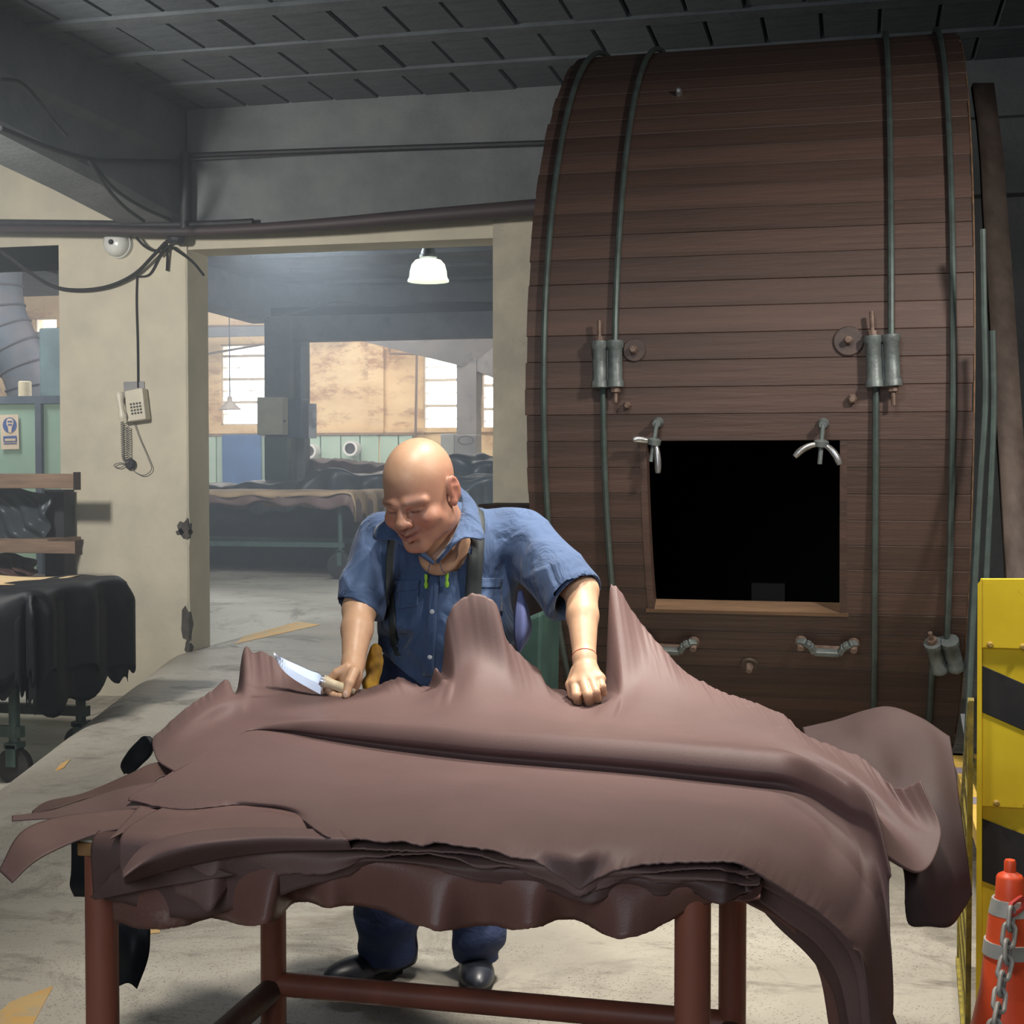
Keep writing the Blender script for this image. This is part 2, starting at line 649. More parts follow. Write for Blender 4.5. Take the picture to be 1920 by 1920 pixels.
# column of the second frame
c2a, c2b = D(500, 800, 21.5)[0], D(556, 800, 21.5)[0]
struct('column_hall', MB().box((c2a, YH2 - 0.2, 0), (c2b, YH2 + 0.25, ZH)).box((c2b, YH2 - 0.05, 0), (D(574, 800, 21.5)[0], YH2 + 0.2, zb2b + 0.1)), m_concd, bevel=0.02)
# long beam from the front wall to that column
zlb = D(490, 601, 21.4)[2]
struct('beam_hall_long', MB().hexa([(c2a - 0.35, YW + WT, zlb + 0.1), (c2a + 0.12, YW + WT, zlb + 0.1), (c2a + 0.12, YH2 + 0.2, zlb), (c2a - 0.35, YH2 + 0.2, zlb),
                                    (c2a - 0.35, YW + WT, ZH), (c2a + 0.12, YW + WT, ZH), (c2a + 0.12, YH2 + 0.2, ZH), (c2a - 0.35, YH2 + 0.2, ZH)]), m_concd)
# outer pieces left of that beam
zq = PY(440, 618, YB - 1.0)
struct('beam_far', MB().box((XLH, YB - 1.1, PY(440, 630, YB - 1.1)[2]), (PY(500, 620, YB - 1.1)[0], YB - 0.9, PY(440, 613, YB - 1.1)[2])), m_concd)
# sloping roof beam in front of the far wall, falling to the right
s1, s2 = D(655, 634, 25.0), D(880, 690, 25.0)
struct('beam_sloping', MB().prism([s1, s2, s2 + np.array([0.6, 0, -0.25]), s2 + np.array([2.4, 0, -0.3]), s2 + np.array([2.4, 0, 2.0]), s1 + np.array([0, 0, 1.2])], (0, 0.3, 0)),
       mat('lilac_grey_plaster', S(170, 164, 160), S(150, 146, 146), 0.8, 2, c3=S(120, 118, 122), c3scale=3))
pl = D(872, 760, 25.0)
struct('column_far', MB().box((D(861, 760, 25.2)[0], pl[1], 0), (D(900, 760, 25.2)[0], pl[1] + 0.35, 4.0)), MATS['lilac_grey_plaster'])

# far wall with window openings
def win_rect(x0, x1, y0, y1):
    a, b_ = PY(x0, y0, YB), PY(x1, y1, YB)
    return [a[0], b_[0], b_[2], a[2]]


WINS = [win_rect(413, 497, 646, 797), win_rect(793, 861, 664, 809), win_rect(903, 968, 700, 811), win_rect(64, 108, 596, 760)]
w_l = sorted(WINS, key=lambda w: w[0])
fw = MB()
xprev = XLH
for w in w_l:
    fw.box((xprev, YB, 0), (w[0], YB + 0.35, 6.3))
    fw.box((w[0], YB, 0), (w[1], YB + 0.35, w[2]))
    fw.box((w[0], YB, w[3]), (w[1], YB + 0.35, 6.3))
    xprev = w[1]
fw.box((xprev, YB, 0), (XRH, YB + 0.35, 6.3))
struct('wall_far', fw, m_orange)
struct('wall_hall_right', MB().box((XRH, YW, -0.1), (XRH + 0.3, YB + 0.4, 6.3)), m_cream)
far = bpy.data.objects['wall_far']
# pilaster and plinth band of the far wall
pa, pb = PY(693, 700, YB), PY(722, 700, YB)
MB().box((pa[0], YB - 0.12, 0), (pb[0], YB, 6.2)).build('pilaster', m_orange, far)
MB().box((PY(560, 800, YB)[0], YB - 0.06, PY(650, 812, YB)[2]), (PY(930, 800, YB)[0], YB, PY(650, 803, YB)[2])).build('plinth_band', m_orange, far)

m_frame = mat('pale_window_frame', S(214, 202, 184), S(196, 184, 168), 0.6, 10)
mg, ng, bgl = nt('milky_pane')
bgl.inputs['Base Color'].default_value = (0.95, 0.98, 1, 1)
bgl.inputs['Roughness'].default_value = 0.35
bgl.inputs['Transmission Weight'].default_value = 1.0
bgl.inputs['IOR'].default_value = 1.05
for i, (w, rows, cols_) in enumerate(zip(WINS, (7, 6, 5, 6), (3, 3, 2, 2))):
    o = MB()
    t = 0.035
    o.box((w[0], YB + 0.05, w[2]), (w[0] + t, YB + 0.2, w[3])).box((w[1] - t, YB + 0.05, w[2]), (w[1], YB + 0.2, w[3]))
    o.box((w[0], YB + 0.05, w[2]), (w[1], YB + 0.2, w[2] + t)).box((w[0], YB + 0.05, w[3] - t), (w[1], YB + 0.2, w[3]))
    for r in range(1, rows):
        z = w[2] + (w[3] - w[2]) * r / rows
        hh = 0.055 if r % 2 == 0 else 0.012
        o.box((w[0], YB + 0.06, z - hh / 2), (w[1], YB + 0.17, z + hh / 2))
    fr = o.build('window_%d' % (i + 1), m_frame)
    fr['kind'] = 'structure'
    pane = None
    for r in range(rows):
        for c in range(cols_):
            px0 = w[0] + t + (w[1] - w[0] - 2 * t) * c / cols_
            px1 = w[0] + t + (w[1] - w[0] - 2 * t) * (c + 1) / cols_
            z0 = w[2] + (w[3] - w[2]) * r / rows + 0.02
            z1 = w[2] + (w[3] - w[2]) * (r + 1) / rows - 0.02
            MB().box((px0 + .006, YB + 0.10, z0), (px1 - .006, YB + 0.108, z1)).build('pane', mg, fr)

# pale green wainscot panels along the far wall
zg = PY(650, 816, YB - 0.1)[2]
edges = [388, 407, 500, 560, 602, 640, 676, 712, 748, 775]
for a, b_ in zip(edges[:-1], edges[1:]):
    p, q = PY(a, 830, YB - 0.1), PY(b_, 830, YB - 0.1)
    MB().box((p[0] + 0.012, YB - 0.14, 0.05), (q[0] - 0.012, YB - 0.02, zg + random.uniform(-.02, .02))).build('wainscot_panel', m_green, far, bevel=0.01)
struct('baseboard_far', MB().box((PY(385, 830, YB)[0], YB - 0.18, zg), (PY(800, 830, YB)[0], YB - 0.1, zg + 0.05)), mat('brown_rail', S(150, 120, 92), S(120, 96, 78), 0.7, 10))
# ------------------------------------------------------------------ tanning drum
RD, YD, ZD = 1.55, 5.1 + 1.55, 1.68
XD0, XD1 = PY(986, 720, 5.1)[0], PY(1825, 720, 5.1)[0]
m_stave = mat('stained_stave', S(87, 66, 58), S(70, 54, 48), 0.58, 3, stretch=(0.35, 5, 5), bump=0.35, bscale=14, rnd=0.26,
              c3=S(108, 84, 70), c3scale=3.5, c3lo=0.64, c3hi=0.78)
m_void = mat('near_black_inside', S(20, 18, 18), S(12, 11, 11), 0.9, 6)
m_rod = mat('green_grey_steel', S(88, 102, 98), S(74, 82, 80), 0.42, 14, metal=0.25)
m_cast = mat('cast_iron_grey', S(120, 128, 126), S(96, 102, 102), 0.45, 24, metal=0.3, bump=0.2, bscale=60)
m_rust = mat('rusty_bolt', S(136, 116, 104), S(104, 84, 74), 0.6, 40, metal=0.3)
m_palew = mat('raw_wood_edge', S(130, 100, 74), S(98, 76, 58), 0.7, 8, stretch=(0.4, 4, 4))
m_chrome = mat('bright_steel', S(196, 196, 196), S(150, 150, 150), 0.28, 30, metal=0.8)

drum = empty('tanning_drum', ((XD0 + XD1) / 2, YD, 0.13), 'large dark brown wooden tanning drum with iron hoops and open square hatch', 'drum')


def on_drum(px, py, out=0.0):
    r = ray(px, py)
    o = CAMP - np.array([0, YD, ZD])
    a = r[1]**2 + r[2]**2
    b_ = 2 * (o[1] * r[1] + o[2] * r[2])
    c = o[1]**2 + o[2]**2 - (RD + out)**2
    disc = b_ * b_ - 4 * a * c
    t = (-b_ - math.sqrt(max(disc, 0))) / (2 * a)
    return CAMP + r * t


def dframe(px, py, out=0.0):
    p = on_drum(px, py, out)
    n = np.array([0, p[1] - YD, p[2] - ZD])
    n /= np.linalg.norm(n)
    x = np.array([1.0, 0, 0])
    u = np.cross(n, x)
    u = u if u[2] > 0 else -u
    return p, x, u, n


def place(mb, fr, tilt=0.0):
    """move a local mesh (x, up, out) onto a frame"""
    p, x, u, n = fr
    ct, st = math.cos(tilt), math.sin(tilt)
    x2, u2 = x * ct + u * st, u * ct - x * st
    mb.v = [tuple(p + x2 * a + u2 * b_ + n * c) for a, b_, c in mb.v]
    return mb


NS = 102
DA = 2 * math.pi / NS
A0 = math.radians(7.4)
H0, H1 = PY(1212, 990, 5.2)[0], PY(1581, 990, 5.2)[0]


def stave_mesh(x0, x1):
    w = RD * math.tan(DA / 2) - 0.0006
    th = 0.06
    wi = w * (RD - th) / RD
    e = 0.0018
    mb = MB()
    prof = [(-RD + th, -wi), (-RD + e, -w), (-RD, -w + e), (-RD, w - e), (-RD + e, w), (-RD + th, wi)]
    n = len(prof)
    v = [(x, y, z) for x in (x0, x1) for y, z in prof]
    f = [tuple(range(n)), tuple(reversed(range(n, 2 * n)))]
    for k in range(n):
        l = (k + 1) % n
        f.append((k, l, n + l, n + k))
    return mb.add(v, f)


full = left = right = None
for k in range(NS):
    th = A0 + DA * (k + 0.5)
    rot = (th, 0, 0)
    loc = (random.uniform(-.004, .004), YD, ZD)
    if k < 7:
        if left is None:
            left = stave_mesh(XD0, H0).build('stave', m_stave, drum)
            right = stave_mesh(H1, XD1).build('stave', m_stave, drum)
            l_, r_ = left, right
        else:
            l_, r_ = link_copy(left), link_copy(right)
        for o in (l_, r_):
            o.parent = drum
            o.matrix_parent_inverse = drum.matrix_basis.inverted()
            o.location, o.rotation_euler = loc, rot
            o.scale = (1, 1, 1)
    else:
        if full is None:
            full = stave_mesh(XD0, XD1).build('stave', m_stave, drum)
            o = full
        else:
            o = link_copy(full)
            o.parent = drum
            o.matrix_parent_inverse = drum.matrix_basis.inverted()
        j = 1 + random.uniform(-.0004, .0007)
        o.location, o.rotation_euler, o.scale = loc, rot, (1, j, j)

# added near-black lining keeps the inside dark, no light leaks in, hatch left open
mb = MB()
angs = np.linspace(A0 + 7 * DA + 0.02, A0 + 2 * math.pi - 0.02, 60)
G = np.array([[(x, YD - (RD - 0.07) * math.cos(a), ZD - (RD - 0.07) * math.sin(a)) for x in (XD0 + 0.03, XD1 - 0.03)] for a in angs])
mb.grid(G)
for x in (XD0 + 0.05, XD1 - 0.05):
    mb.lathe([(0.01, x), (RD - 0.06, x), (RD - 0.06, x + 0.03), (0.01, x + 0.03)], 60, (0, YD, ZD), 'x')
mb.build('light_stop_lining', m_void, drum)
# raw wood lips around the hatch
a_t, a_b = A0, A0 + 7 * DA


def dpt(x, a, r):
    return np.array([x, YD - r * math.cos(a), ZD - r * math.sin(a)])


MB().hexa([dpt(H0 - .02, a_b - .004, RD - .06), dpt(H1 + .02, a_b - .004, RD - .06), dpt(H1 + .02, a_b - .004, RD + .004), dpt(H0 - .02, a_b - .004, RD + .004),
           dpt(H0 - .02, a_b + .006, RD - .06), dpt(H1 + .02, a_b + .006, RD - .06), dpt(H1 + .02, a_b + .006, RD + .004), dpt(H0 - .02, a_b + .006, RD + .004)]).build('hatch_sill', m_palew, drum)
for x in (H0, H1):
    g = MB()
    for a, b_ in zip(np.linspace(a_t, a_b, 8)[:-1], np.linspace(a_t, a_b, 8)[1:]):
        g.hexa([dpt(x - .012, a, RD - .06), dpt(x + .012, a, RD - .06), dpt(x + .012, a, RD + .003), dpt(x - .012, a, RD + .003),
                dpt(x - .012, b_, RD - .06), dpt(x + .012, b_, RD - .06), dpt(x + .012, b_, RD + .003), dpt(x - .012, b_, RD + .003)])
    g.build('hatch_jamb', m_stave, drum)
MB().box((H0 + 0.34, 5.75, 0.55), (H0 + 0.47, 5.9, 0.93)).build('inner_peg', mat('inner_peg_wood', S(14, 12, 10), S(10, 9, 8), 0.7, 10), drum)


def ang_of(px, py):
    p = on_drum(px, py)
    return math.atan2(ZD - p[2], YD - p[1])


# hoops: iron rods drawn round the drum, ends offset through their couplers
for px, cpy, off in ((1021, 1900, 0.0), (1143, 680, 0.042), (1656, 678, 0.05), (1776, 1225, 0.045)):
    cx = PY(px, 720, 5.1)[0]
    ca = ang_of(px, min(cpy, 1250)) if cpy < 1500 else math.pi * 0.6
    pts = []
    for t in np.linspace(0, 1, 150):
        a = ca - 0.012 - t * (2 * math.pi - 0.024)
        pts.append(dpt(cx + off * (0.5 - t), a, RD + 0.017))
    MB().tube(pts, 0.0115, 8).build('hoop', m_rod, drum, smooth=True)
# pale raw end grain along the right rim
mb = MB()
pts = [dpt(XD1 + 0.004, a, RD - 0.012) for a in np.linspace(-1.2, 1.2, 60)]
mb.tube(pts, 0.004, 5)
mb.build('rim_edge', m_palew, drum)


def coupler(px, py, h, tilt=0.0, up=0.09, dn=0.06, s=1.0):
    fr = dframe(px, py, 0.02)
    c = MB()
    for sx in (-1, 1):
        c.lathe([(0.024 * s, -h / 2), (0.031 * s, -h / 2), (0.031 * s, -h / 2 + 0.02), (0.026 * s, -h / 2 + 0.028), (0.026 * s, h / 2 - 0.028), (0.031 * s, h / 2 - 0.02), (0.031 * s, h / 2), (0.024 * s, h / 2)],
                14, (sx * 0.028 * s, 0, 0.012), 'y')
    c.box((-0.03, -h / 2 + 0.005, -0.02), (0.03, h / 2 - 0.005, 0.004))
    o = place(c, fr, tilt).build('coupler', m_cast, drum, smooth=True, angle=35)
    for sx, y0, y1 in ((-1, h / 2, h / 2 + up), (1, -h / 2 - dn, -h / 2)):
        s0, s1 = (h / 2, h / 2 + 0.018) if sx < 0 else (-h / 2 - 0.018, -h / 2)
        prof = [(0.008, y0), (0.008, y1)]
        if sx < 0:
            prof = [(0.018, s0), (0.018, s1), (0.008, s1), (0.008, y1)]
        else:
            prof = [(0.008, y0), (0.008, s0), (0.018, s0), (0.018, s1)]
        place(MB().lathe(prof, 8, (sx * 0.028 * s, 0, 0.012), 'y'), fr, tilt).build('threaded_end', m_rust, o)


coupler(1140, 684, 0.165, 0.02, 0.075, 0.055)
coupler(1655, 678, 0.175, 0.05, 0.085, 0.065, 1.05)
coupler(1771, 1224, 0.14, 0.22, 0.05, 0.03, 1.05)

for px, py, r in ((1190, 657, 0.042), (1591, 640, 0.052), (1405, 1244, 0.034)):
    fr = dframe(px, py)
    place(MB().lathe([(r, 0), (r, 0.006), (r * 0.93, 0.010), (0.012, 0.010)], 24, (0, 0, 0), 'z'), fr).build('washer', mat('dull_washer', S(92, 76, 70), S(72, 62, 60), 0.6, 20, metal=0.2), drum)
    place(MB().lathe([(0.016, 0.008), (0.016, 0.022), (0.012, 0.026), (0.012, 0.04)], 6, (0, 0, 0), 'z'), fr).build('bolt', m_rust, drum)
for px, py, r in ((1177, 760, 0.014), (1598, 748, 0.018), (1273, 178, 0.013)):
    place(MB().lathe([(r, 0), (r, 0.02), (r * 0.6, 0.03)], 6, (0, 0, 0), 'z'), dframe(px, py)).build('bolt', m_rust if py > 300 else m_chrome, drum)


def wing_bolt(px, py, tilt, spread):
    fr = dframe(px, py, 0.0)
    e = MB()
    e.lathe([(0.02, 0.0), (0.02, 0.012), (0.014, 0.02), (0.014, 0.05)], 10, (0, 0.06, 0), 'z')
    e.tube([(0, 0.06, 0.045), (0, 0.02, 0.05), (0, -0.075, 0.06)], 0.0085, 10)
    e.lathe([(0.012, -0.012), (0.024, -0.010), (0.026, 0.008), (0.014, 0.014)], 14, (0, -0.005, 0.052), 'y')
    o = place(e, fr, tilt).build('eye_bolt', m_cast, drum, smooth=True, angle=40)
    for s in (-1, 1):
        w = MB()
        a = spread[0] if s < 0 else spread[1]
        pts = [(0, -0.005, 0.052), (s * 0.035 * a[0], -0.012 + a[1] * 0.2, 0.06), (s * 0.07 * a[0], -0.03 + a[1] * 0.6, 0.066), (s * 0.09 * a[0], -0.05 + a[1], 0.07)]
        w.tube(crom(pts, 10), [0.009, 0.0095, 0.010, 0.0105, 0.0115, 0.012, 0.012, 0.012, 0.0115, 0.009], 10)
        place(w, fr, tilt).build('wing', m_chrome, o, smooth=True)


wing_bolt(1230, 823, -0.15, ((0.8, 0.045), (0.35, -0.06)))
wing_bolt(1541, 826, -0.08, ((0.95, -0.005), (0.75, -0.02)))


def bracket(px, py, s=1.0, tilt=0.0):
    fr = dframe(px, py, 0.0)
    b_ = MB()
    w = 0.024
    path = [(-0.105, 0.012, 0.02), (-0.075, 0.02, 0.034), (-0.06, 0.012, 0.036), (-0.045, -0.022, 0.036), (0.045, -0.022, 0.036), (0.06, 0.012, 0.036), (0.078, 0.022, 0.034), (0.105, 0.012, 0.02)]
    for p, q in zip(path[:-1], path[1:]):
        b_.bar(p, q, 0.022, w * 1.05, up=(0, 0, 1))
    o = place(b_, fr, tilt).build('clamp_bracket', m_cast, drum, bevel=0.004)
    for sx in (-1, 1):
        n = MB().lathe([(0.022, 0.0), (0.022, 0.014), (0.016, 0.018), (0.012, 0.05)], 10, (sx * 0.095, 0.004, 0.0), 'z')
        place(n, fr, tilt).build('bolt', m_rust, o)
    base = MB().box((-0.05, -0.058, 0), (0.05, -0.02, 0.02)).box((0.01, -0.05, 0.02), (0.03, -0.035, 0.032))
    place(base, fr, tilt).build('base_plate', m_rust, o)


bracket(1254, 1200, tilt=-0.03)
bracket(1551, 1203, tilt=-0.02)

# ---- timber and iron stand at the left end of the drum
st = empty('drum_stand', D(1000, 1300, 5.9), 'dark timber and green iron stand behind the man at the drum end', 'stand')
MB().box((XD0 - 0.35, 5.75, 0), (XD0 - 0.03, 6.05, PY(975, 946, 5.75)[2])).build('post', mat('dark_timber', S(70, 54, 48), S(54, 44, 42), 0.7, 5, stretch=(4, 4, .5)), st)
g0, g1 = D(1008, 1200, 4.9), D(1046, 1200, 4.9)
MB().hexa([(g0[0], 4.45, 0), (g1[0], 4.45, 0), (g1[0], 4.75, 0), (g0[0], 4.75, 0),
           (g0[0], 4.45, D(1030, 1160, 4.7)[2]), (g1[0] + .02, 4.45, D(1030, 1140, 4.7)[2]), (g1[0] + .02, 4.75, D(1030, 1140, 4.7)[2]), (g0[0], 4.75, D(1030, 1160, 4.7)[2])]
          ).build('side_plate', mat('green_machine_paint', S(52, 78, 72), S(40, 60, 58), 0.5, 6), st, bevel=0.01)

# ---- wide flat belt running down beside the drum
belt = MB()
top_l, top_r = D(1842, 165, 6.1), D(1864, 162, 6.1)
rows_ = [(1822, 1862, 160, 6.15), (1832, 1871, 230, 6.05), (1838, 1880, 300, 5.95), (1843, 1887, 400, 5.8), (1849, 1895, 500, 5.65), (1855, 1902, 600, 5.5), (1875, 1922, 900, 5.1), (1887, 1938, 1100, 4.9), (1905, 1962, 1400, 4.7)]
G = np.array([[D(a + (b_ - a) * t, y, d) for t in (0, 0.5, 1)] for a, b_, y, d in rows_])
belt.grid(G)
bo = belt.build('drive_belt', mat('worn_brown_belt', S(112, 98, 90), S(88, 76, 70), 0.7, 3, stretch=(5, 5, .4), bump=0.2), None, solid=0.03, smooth=True)
tag(bo, 'wide flat grey brown drive belt running down at the right of the drum', 'belt')
for k_, path_ in enumerate(([(1842, 430), (1845, 600), (1847, 760), (1838, 900), (1827, 1110), (1812, 1420)], [(1861, 620), (1863, 760), (1858, 900), (1848, 1110), (1838, 1420)])):
    pts = [D(x_, y_, 4.72) for x_, y_ in path_]
    o = MB().tube(crom(pts, 40), 0.011, 8).build('pull_rod', m_rod, None, smooth=True)
    tag(o, 'thin grey steel rod just right of the drum rim, ' + ('nearer the drum' if k_ == 0 else 'nearer the belt'), 'rod', 'rods between drum and belt')
# ------------------------------------------------------------------ hazard guard, grating, cone and chain
m_hy = mat('safety_yellow', S(242, 212, 48), S(224, 190, 40), 0.5, 4, c3=S(150, 110, 44), c3scale=7, c3lo=0.64, c3hi=0.74)
m_hb = mat('safety_black', S(52, 50, 50), S(38, 38, 40), 0.6, 5, c3=S(92, 88, 80), c3scale=8, c3lo=0.66, c3hi=0.78)
gd = 3.25
gp = empty('machine_guard', C(D(1850, 1500, gd)[0], 0, 0) * 0 + np.array([D(1880, 1500, gd)[0], D(1880, 1500, gd)[1], 0.0]),
           'yellow and black striped machine guard panel at right edge', 'guard')


def gpt(px, py, off=0.0):
    return D(px, py, gd - off)


def gplate(quad, name, m, th, off, par=gp):
    """quad in photo positions on the guard plane, given thickness"""
    p = [gpt(x, y, off) for x, y in quad]
    return MB().prism(p, FWD * th).build(name, m, par, bevel=0.002)


gplate([(1841, 1215), (1841, 1085), (2080, 1085), (2080, 1222)], 'upper_plate', m_hy, 0.012, 0.012)
gplate([(1841, 1512), (1841, 1200), (2080, 1206), (2080, 1525)], 'middle_plate', m_hy, 0.012, 0.0)
gplate([(1841, 1990), (1841, 1500), (2080, 1512), (2080, 1990)], 'lower_plate', m_hy, 0.012, -0.012)
gplate([(1842, 1336), (1842, 1248), (2080, 1352), (2080, 1440)], 'black_stripe', m_hb, 0.003, 0.003)
gplate([(1842, 1652), (1842, 1535), (2080, 1625), (2080, 1742)], 'black_stripe', m_hb, 0.003, -0.009)
for x, y, o_ in ((1856, 1209, 0.012), (1918, 1213, 0.012), (1868, 1506, 0.0), (1925, 1510, 0.0)):
    c = gpt(x, y, o_)
    r = MB()
    r.tube([c - FWD * 0.0, c - FWD * 0.003, c - FWD * 0.006], [0.008, 0.0075, 0.004], 12)
    r.build('rivet', mat('rivet_brass', S(190, 160, 70), S(150, 120, 60), 0.5, 30), gp, smooth=True)
# angle iron edge
e = MB()
a, b_ = gpt(1838, 1087), gpt(1838, 1990)
e.add([gpt(1833, 1095, 0.014), gpt(1841, 1085, 0.014), gpt(1841, 1990, 0.014), gpt(1829, 1990, 0.014),
       gpt(1833, 1095, -0.03), gpt(1841, 1085, -0.03), gpt(1841, 1990, -0.03), gpt(1829, 1990, -0.03)],
      [(0, 1, 2, 3), (7, 6, 5, 4), (0, 4, 5, 1), (1, 5, 6, 2), (2, 6, 7, 3), (3, 7, 4, 0)])
e.build('edge_angle', m_hy, gp)

# expanded mesh side panel running back from the edge
ms = empty('mesh_guard', D(1815, 1900, 3.6) * np.array([1, 1, 0]), 'yellow wire mesh guard panel standing edge on beside the striped guard', 'guard')
pA, pB = gpt(1834, 1320), D(1800, 1700, 3.95)
xm0, ym0, xm1, ym1 = pA[0] - 0.012, pA[1] + 0.05, pB[0], pB[1]
zt = pA[2]
m_mesh = mat('dirty_yellow_wire', S(150, 136, 52), S(96, 86, 42), 0.6, 30)


def mp(s, z):
    return np.array([xm0 + (xm1 - xm0) * s, ym0 + (ym1 - ym0) * s, z])


zfar = D(1812, 1560, 3.95)[2]


def ztop_m(s):
    return zt * (1 - s) + zfar * s


mm_ = MB()
Lm = math.hypot(xm1 - xm0, ym1 - ym0)
st_ = 0.030
nn = int(Lm / st_)
zz_ = np.arange(0.03, zt, 0.04)
wr = 0.0022
for i in range(nn + 1):
    pts = []
    for j, z in enumerate(zz_):
        s = min(1, max(0, (i + (0.5 if j % 2 else -0.5) * 0.96) / nn))
        if z <= ztop_m(s):
            pts.append(mp(s, z))
    if len(pts) > 1:
        mm_.tube(pts, wr, 4, cap=False)
w_o = mm_.build('wire_mesh', m_mesh, ms)
w_o['kind'] = 'stuff'
fr_ = MB()
fr_.bar(mp(0, 0), mp(0, zt), 0.012, 0.012, up=(1, 0, 0)).bar(mp(1, 0), mp(1, zfar), 0.014, 0.014, up=(1, 0, 0)).bar(mp(0, zt), mp(1, zfar), 0.014, 0.014).bar(mp(0, 0.02), mp(1, 0.02), 0.02, 0.02)
fr_.build('frame', m_mesh, ms)

# low grating platform with yellow rim in front of the drum
zg_ = 0.34
g = empty('grating_platform', PZ(1800, 1480, zg_) * np.array([1, 1, 0]), 'low yellow rimmed steel grating beyond the hanging hide', 'grating')
f0, f1 = PZ(1783, 1412, zg_), PZ(1817, 1570, zg_)
gx0, gx1, gy0, gy1 = f0[0] + 0.0, f0[0] + 0.55, f1[1], f0[1]
fm = MB()
fm.box((gx0, gy0, zg_ - 0.05), (gx0 + 0.04, gy1, zg_)).box((gx1 - 0.04, gy0, zg_ - 0.05), (gx1, gy1, zg_)).box((gx0, gy0, zg_ - 0.05), (gx1, gy0 + 0.04, zg_)).box((gx0, gy1 - 0.04, zg_ - 0.05), (gx1, gy1, zg_))
fm.build('rim', mat('cream_yellow_paint', S(226, 190, 96), S(196, 160, 80), 0.6, 8), g)
for t in (0.25, 0.62):
    yy = gy1 - (gy1 - gy0) * t
    MB().box((gx0 - 0.001, yy - 0.05, zg_ - 0.051), (gx0 + 0.041, yy + 0.05, zg_ + 0.001)).build('grey_mark', mat('grey_paint', S(140, 130, 140), None, 0.6), g)
bar = None
for yy in np.arange(gy0 + 0.06, gy1 - 0.04, 0.045):
    if bar is None:
        bar = MB().box((gx0 + 0.03, -0.004, zg_ - 0.035), (gx1 - 0.03, 0.004, zg_ - 0.005)).build('grating_bar', m_mesh, g)
        bar.location = (0, yy, 0)
    else:
        link_copy(bar, None, (0, yy, 0)).parent = g
bar = None
for xx in np.arange(gx0 + 0.09, gx1 - 0.04, 0.07):
    if bar is None:
        bar = MB().box((-0.005, gy0 + 0.03, zg_ - 0.035), (0.005, gy1 - 0.03, zg_ - 0.003)).build('cross_bar', MATS['cream_yellow_paint'], g)
        bar.location = (xx, 0, 0)
    else:
        link_copy(bar, None, (xx, 0, 0)).parent = g
for o in g.children:
    o.matrix_parent_inverse = g.matrix_basis.inverted()
lg = MB()
for x in (gx0 + 0.02, gx1 - 0.02):
    for y in (gy0 + 0.02, gy1 - 0.02):
        lg = MB().box((x - 0.018, y - 0.018, 0), (x + 0.018, y + 0.018, zg_ - 0.05))
        lg.build('leg', MATS['cream_yellow_paint'], g)
# black cover plate beyond the grating and a leaning flat bar
bar_ = MB().bar(D(1806, 1340, 4.9), D(1822, 1432, 4.75), 0.02, 0.01)
tag(bar_.build('flat_bar', m_steelg), 'short pale flat steel bar leaning behind the grating', 'bar')

# traffic cone
cd = 2.62
cb_ = D(1893, 1700, cd)
cx, cy = cb_[0], cb_[1]
ztop = D(1893, 1612, cd)[2]
m_or = mat('orange_plastic', S(240, 94, 50), S(224, 76, 40), 0.45, 6, c3=S(160, 48, 34), c3scale=9, c3lo=0.66, c3hi=0.78)
m_ref = mat('grey_reflective', S(176, 176, 170), S(150, 148, 142), 0.5, 12)
cone = empty('traffic_cone', (cx, cy, 0), 'orange traffic cone with two grey bands at lower right corner', 'cone')


def zr(py):
    return D(1893, py, cd)[2]


def rw(px):
    return px / FPX * cd


body = MB()
body.lathe([(0.21, 0.03), (0.145, 0.06), (rw(66), zr(1918)), (rw(54), zr(1860)), (rw(53), zr(1856)), (rw(46), zr(1788)), (rw(45), zr(1785)), (rw(40), zr(1735)), (rw(38), zr(1712)), (rw(32.5), zr(1685)),
            (rw(27), zr(1688)), (rw(25), zr(1645)), (rw(22), zr(1640)), (rw(11), zr(1634)), (rw(11), zr(1616)), (rw(9), ztop), (rw(5), ztop)], 36, (cx, cy, 0))
body.build('cone_body', m_or, cone, smooth=True, angle=35)
for y0, y1, r0, r1 in ((1684, 1712, 29, 35), (1762, 1788, 42.5, 45.5)):
    MB().lathe([(rw(r0) - .001, zr(y0)), (rw(r0 + 1.5) + .002, zr(y0)), (rw(r1 + 1.5) + .002, zr(y1)), (rw(r1) - .001, zr(y1))], 36, (cx, cy, 0), cap=False).build('reflective_band', m_ref, cone, smooth=True)
MB().box((cx - 0.2, cy - 0.2, 0), (cx + 0.2, cy + 0.2, 0.035)).build('foot', mat('black_rubber', S(34, 32, 32), S(46, 44, 44), 0.7, 10), cone, bevel=0.015)

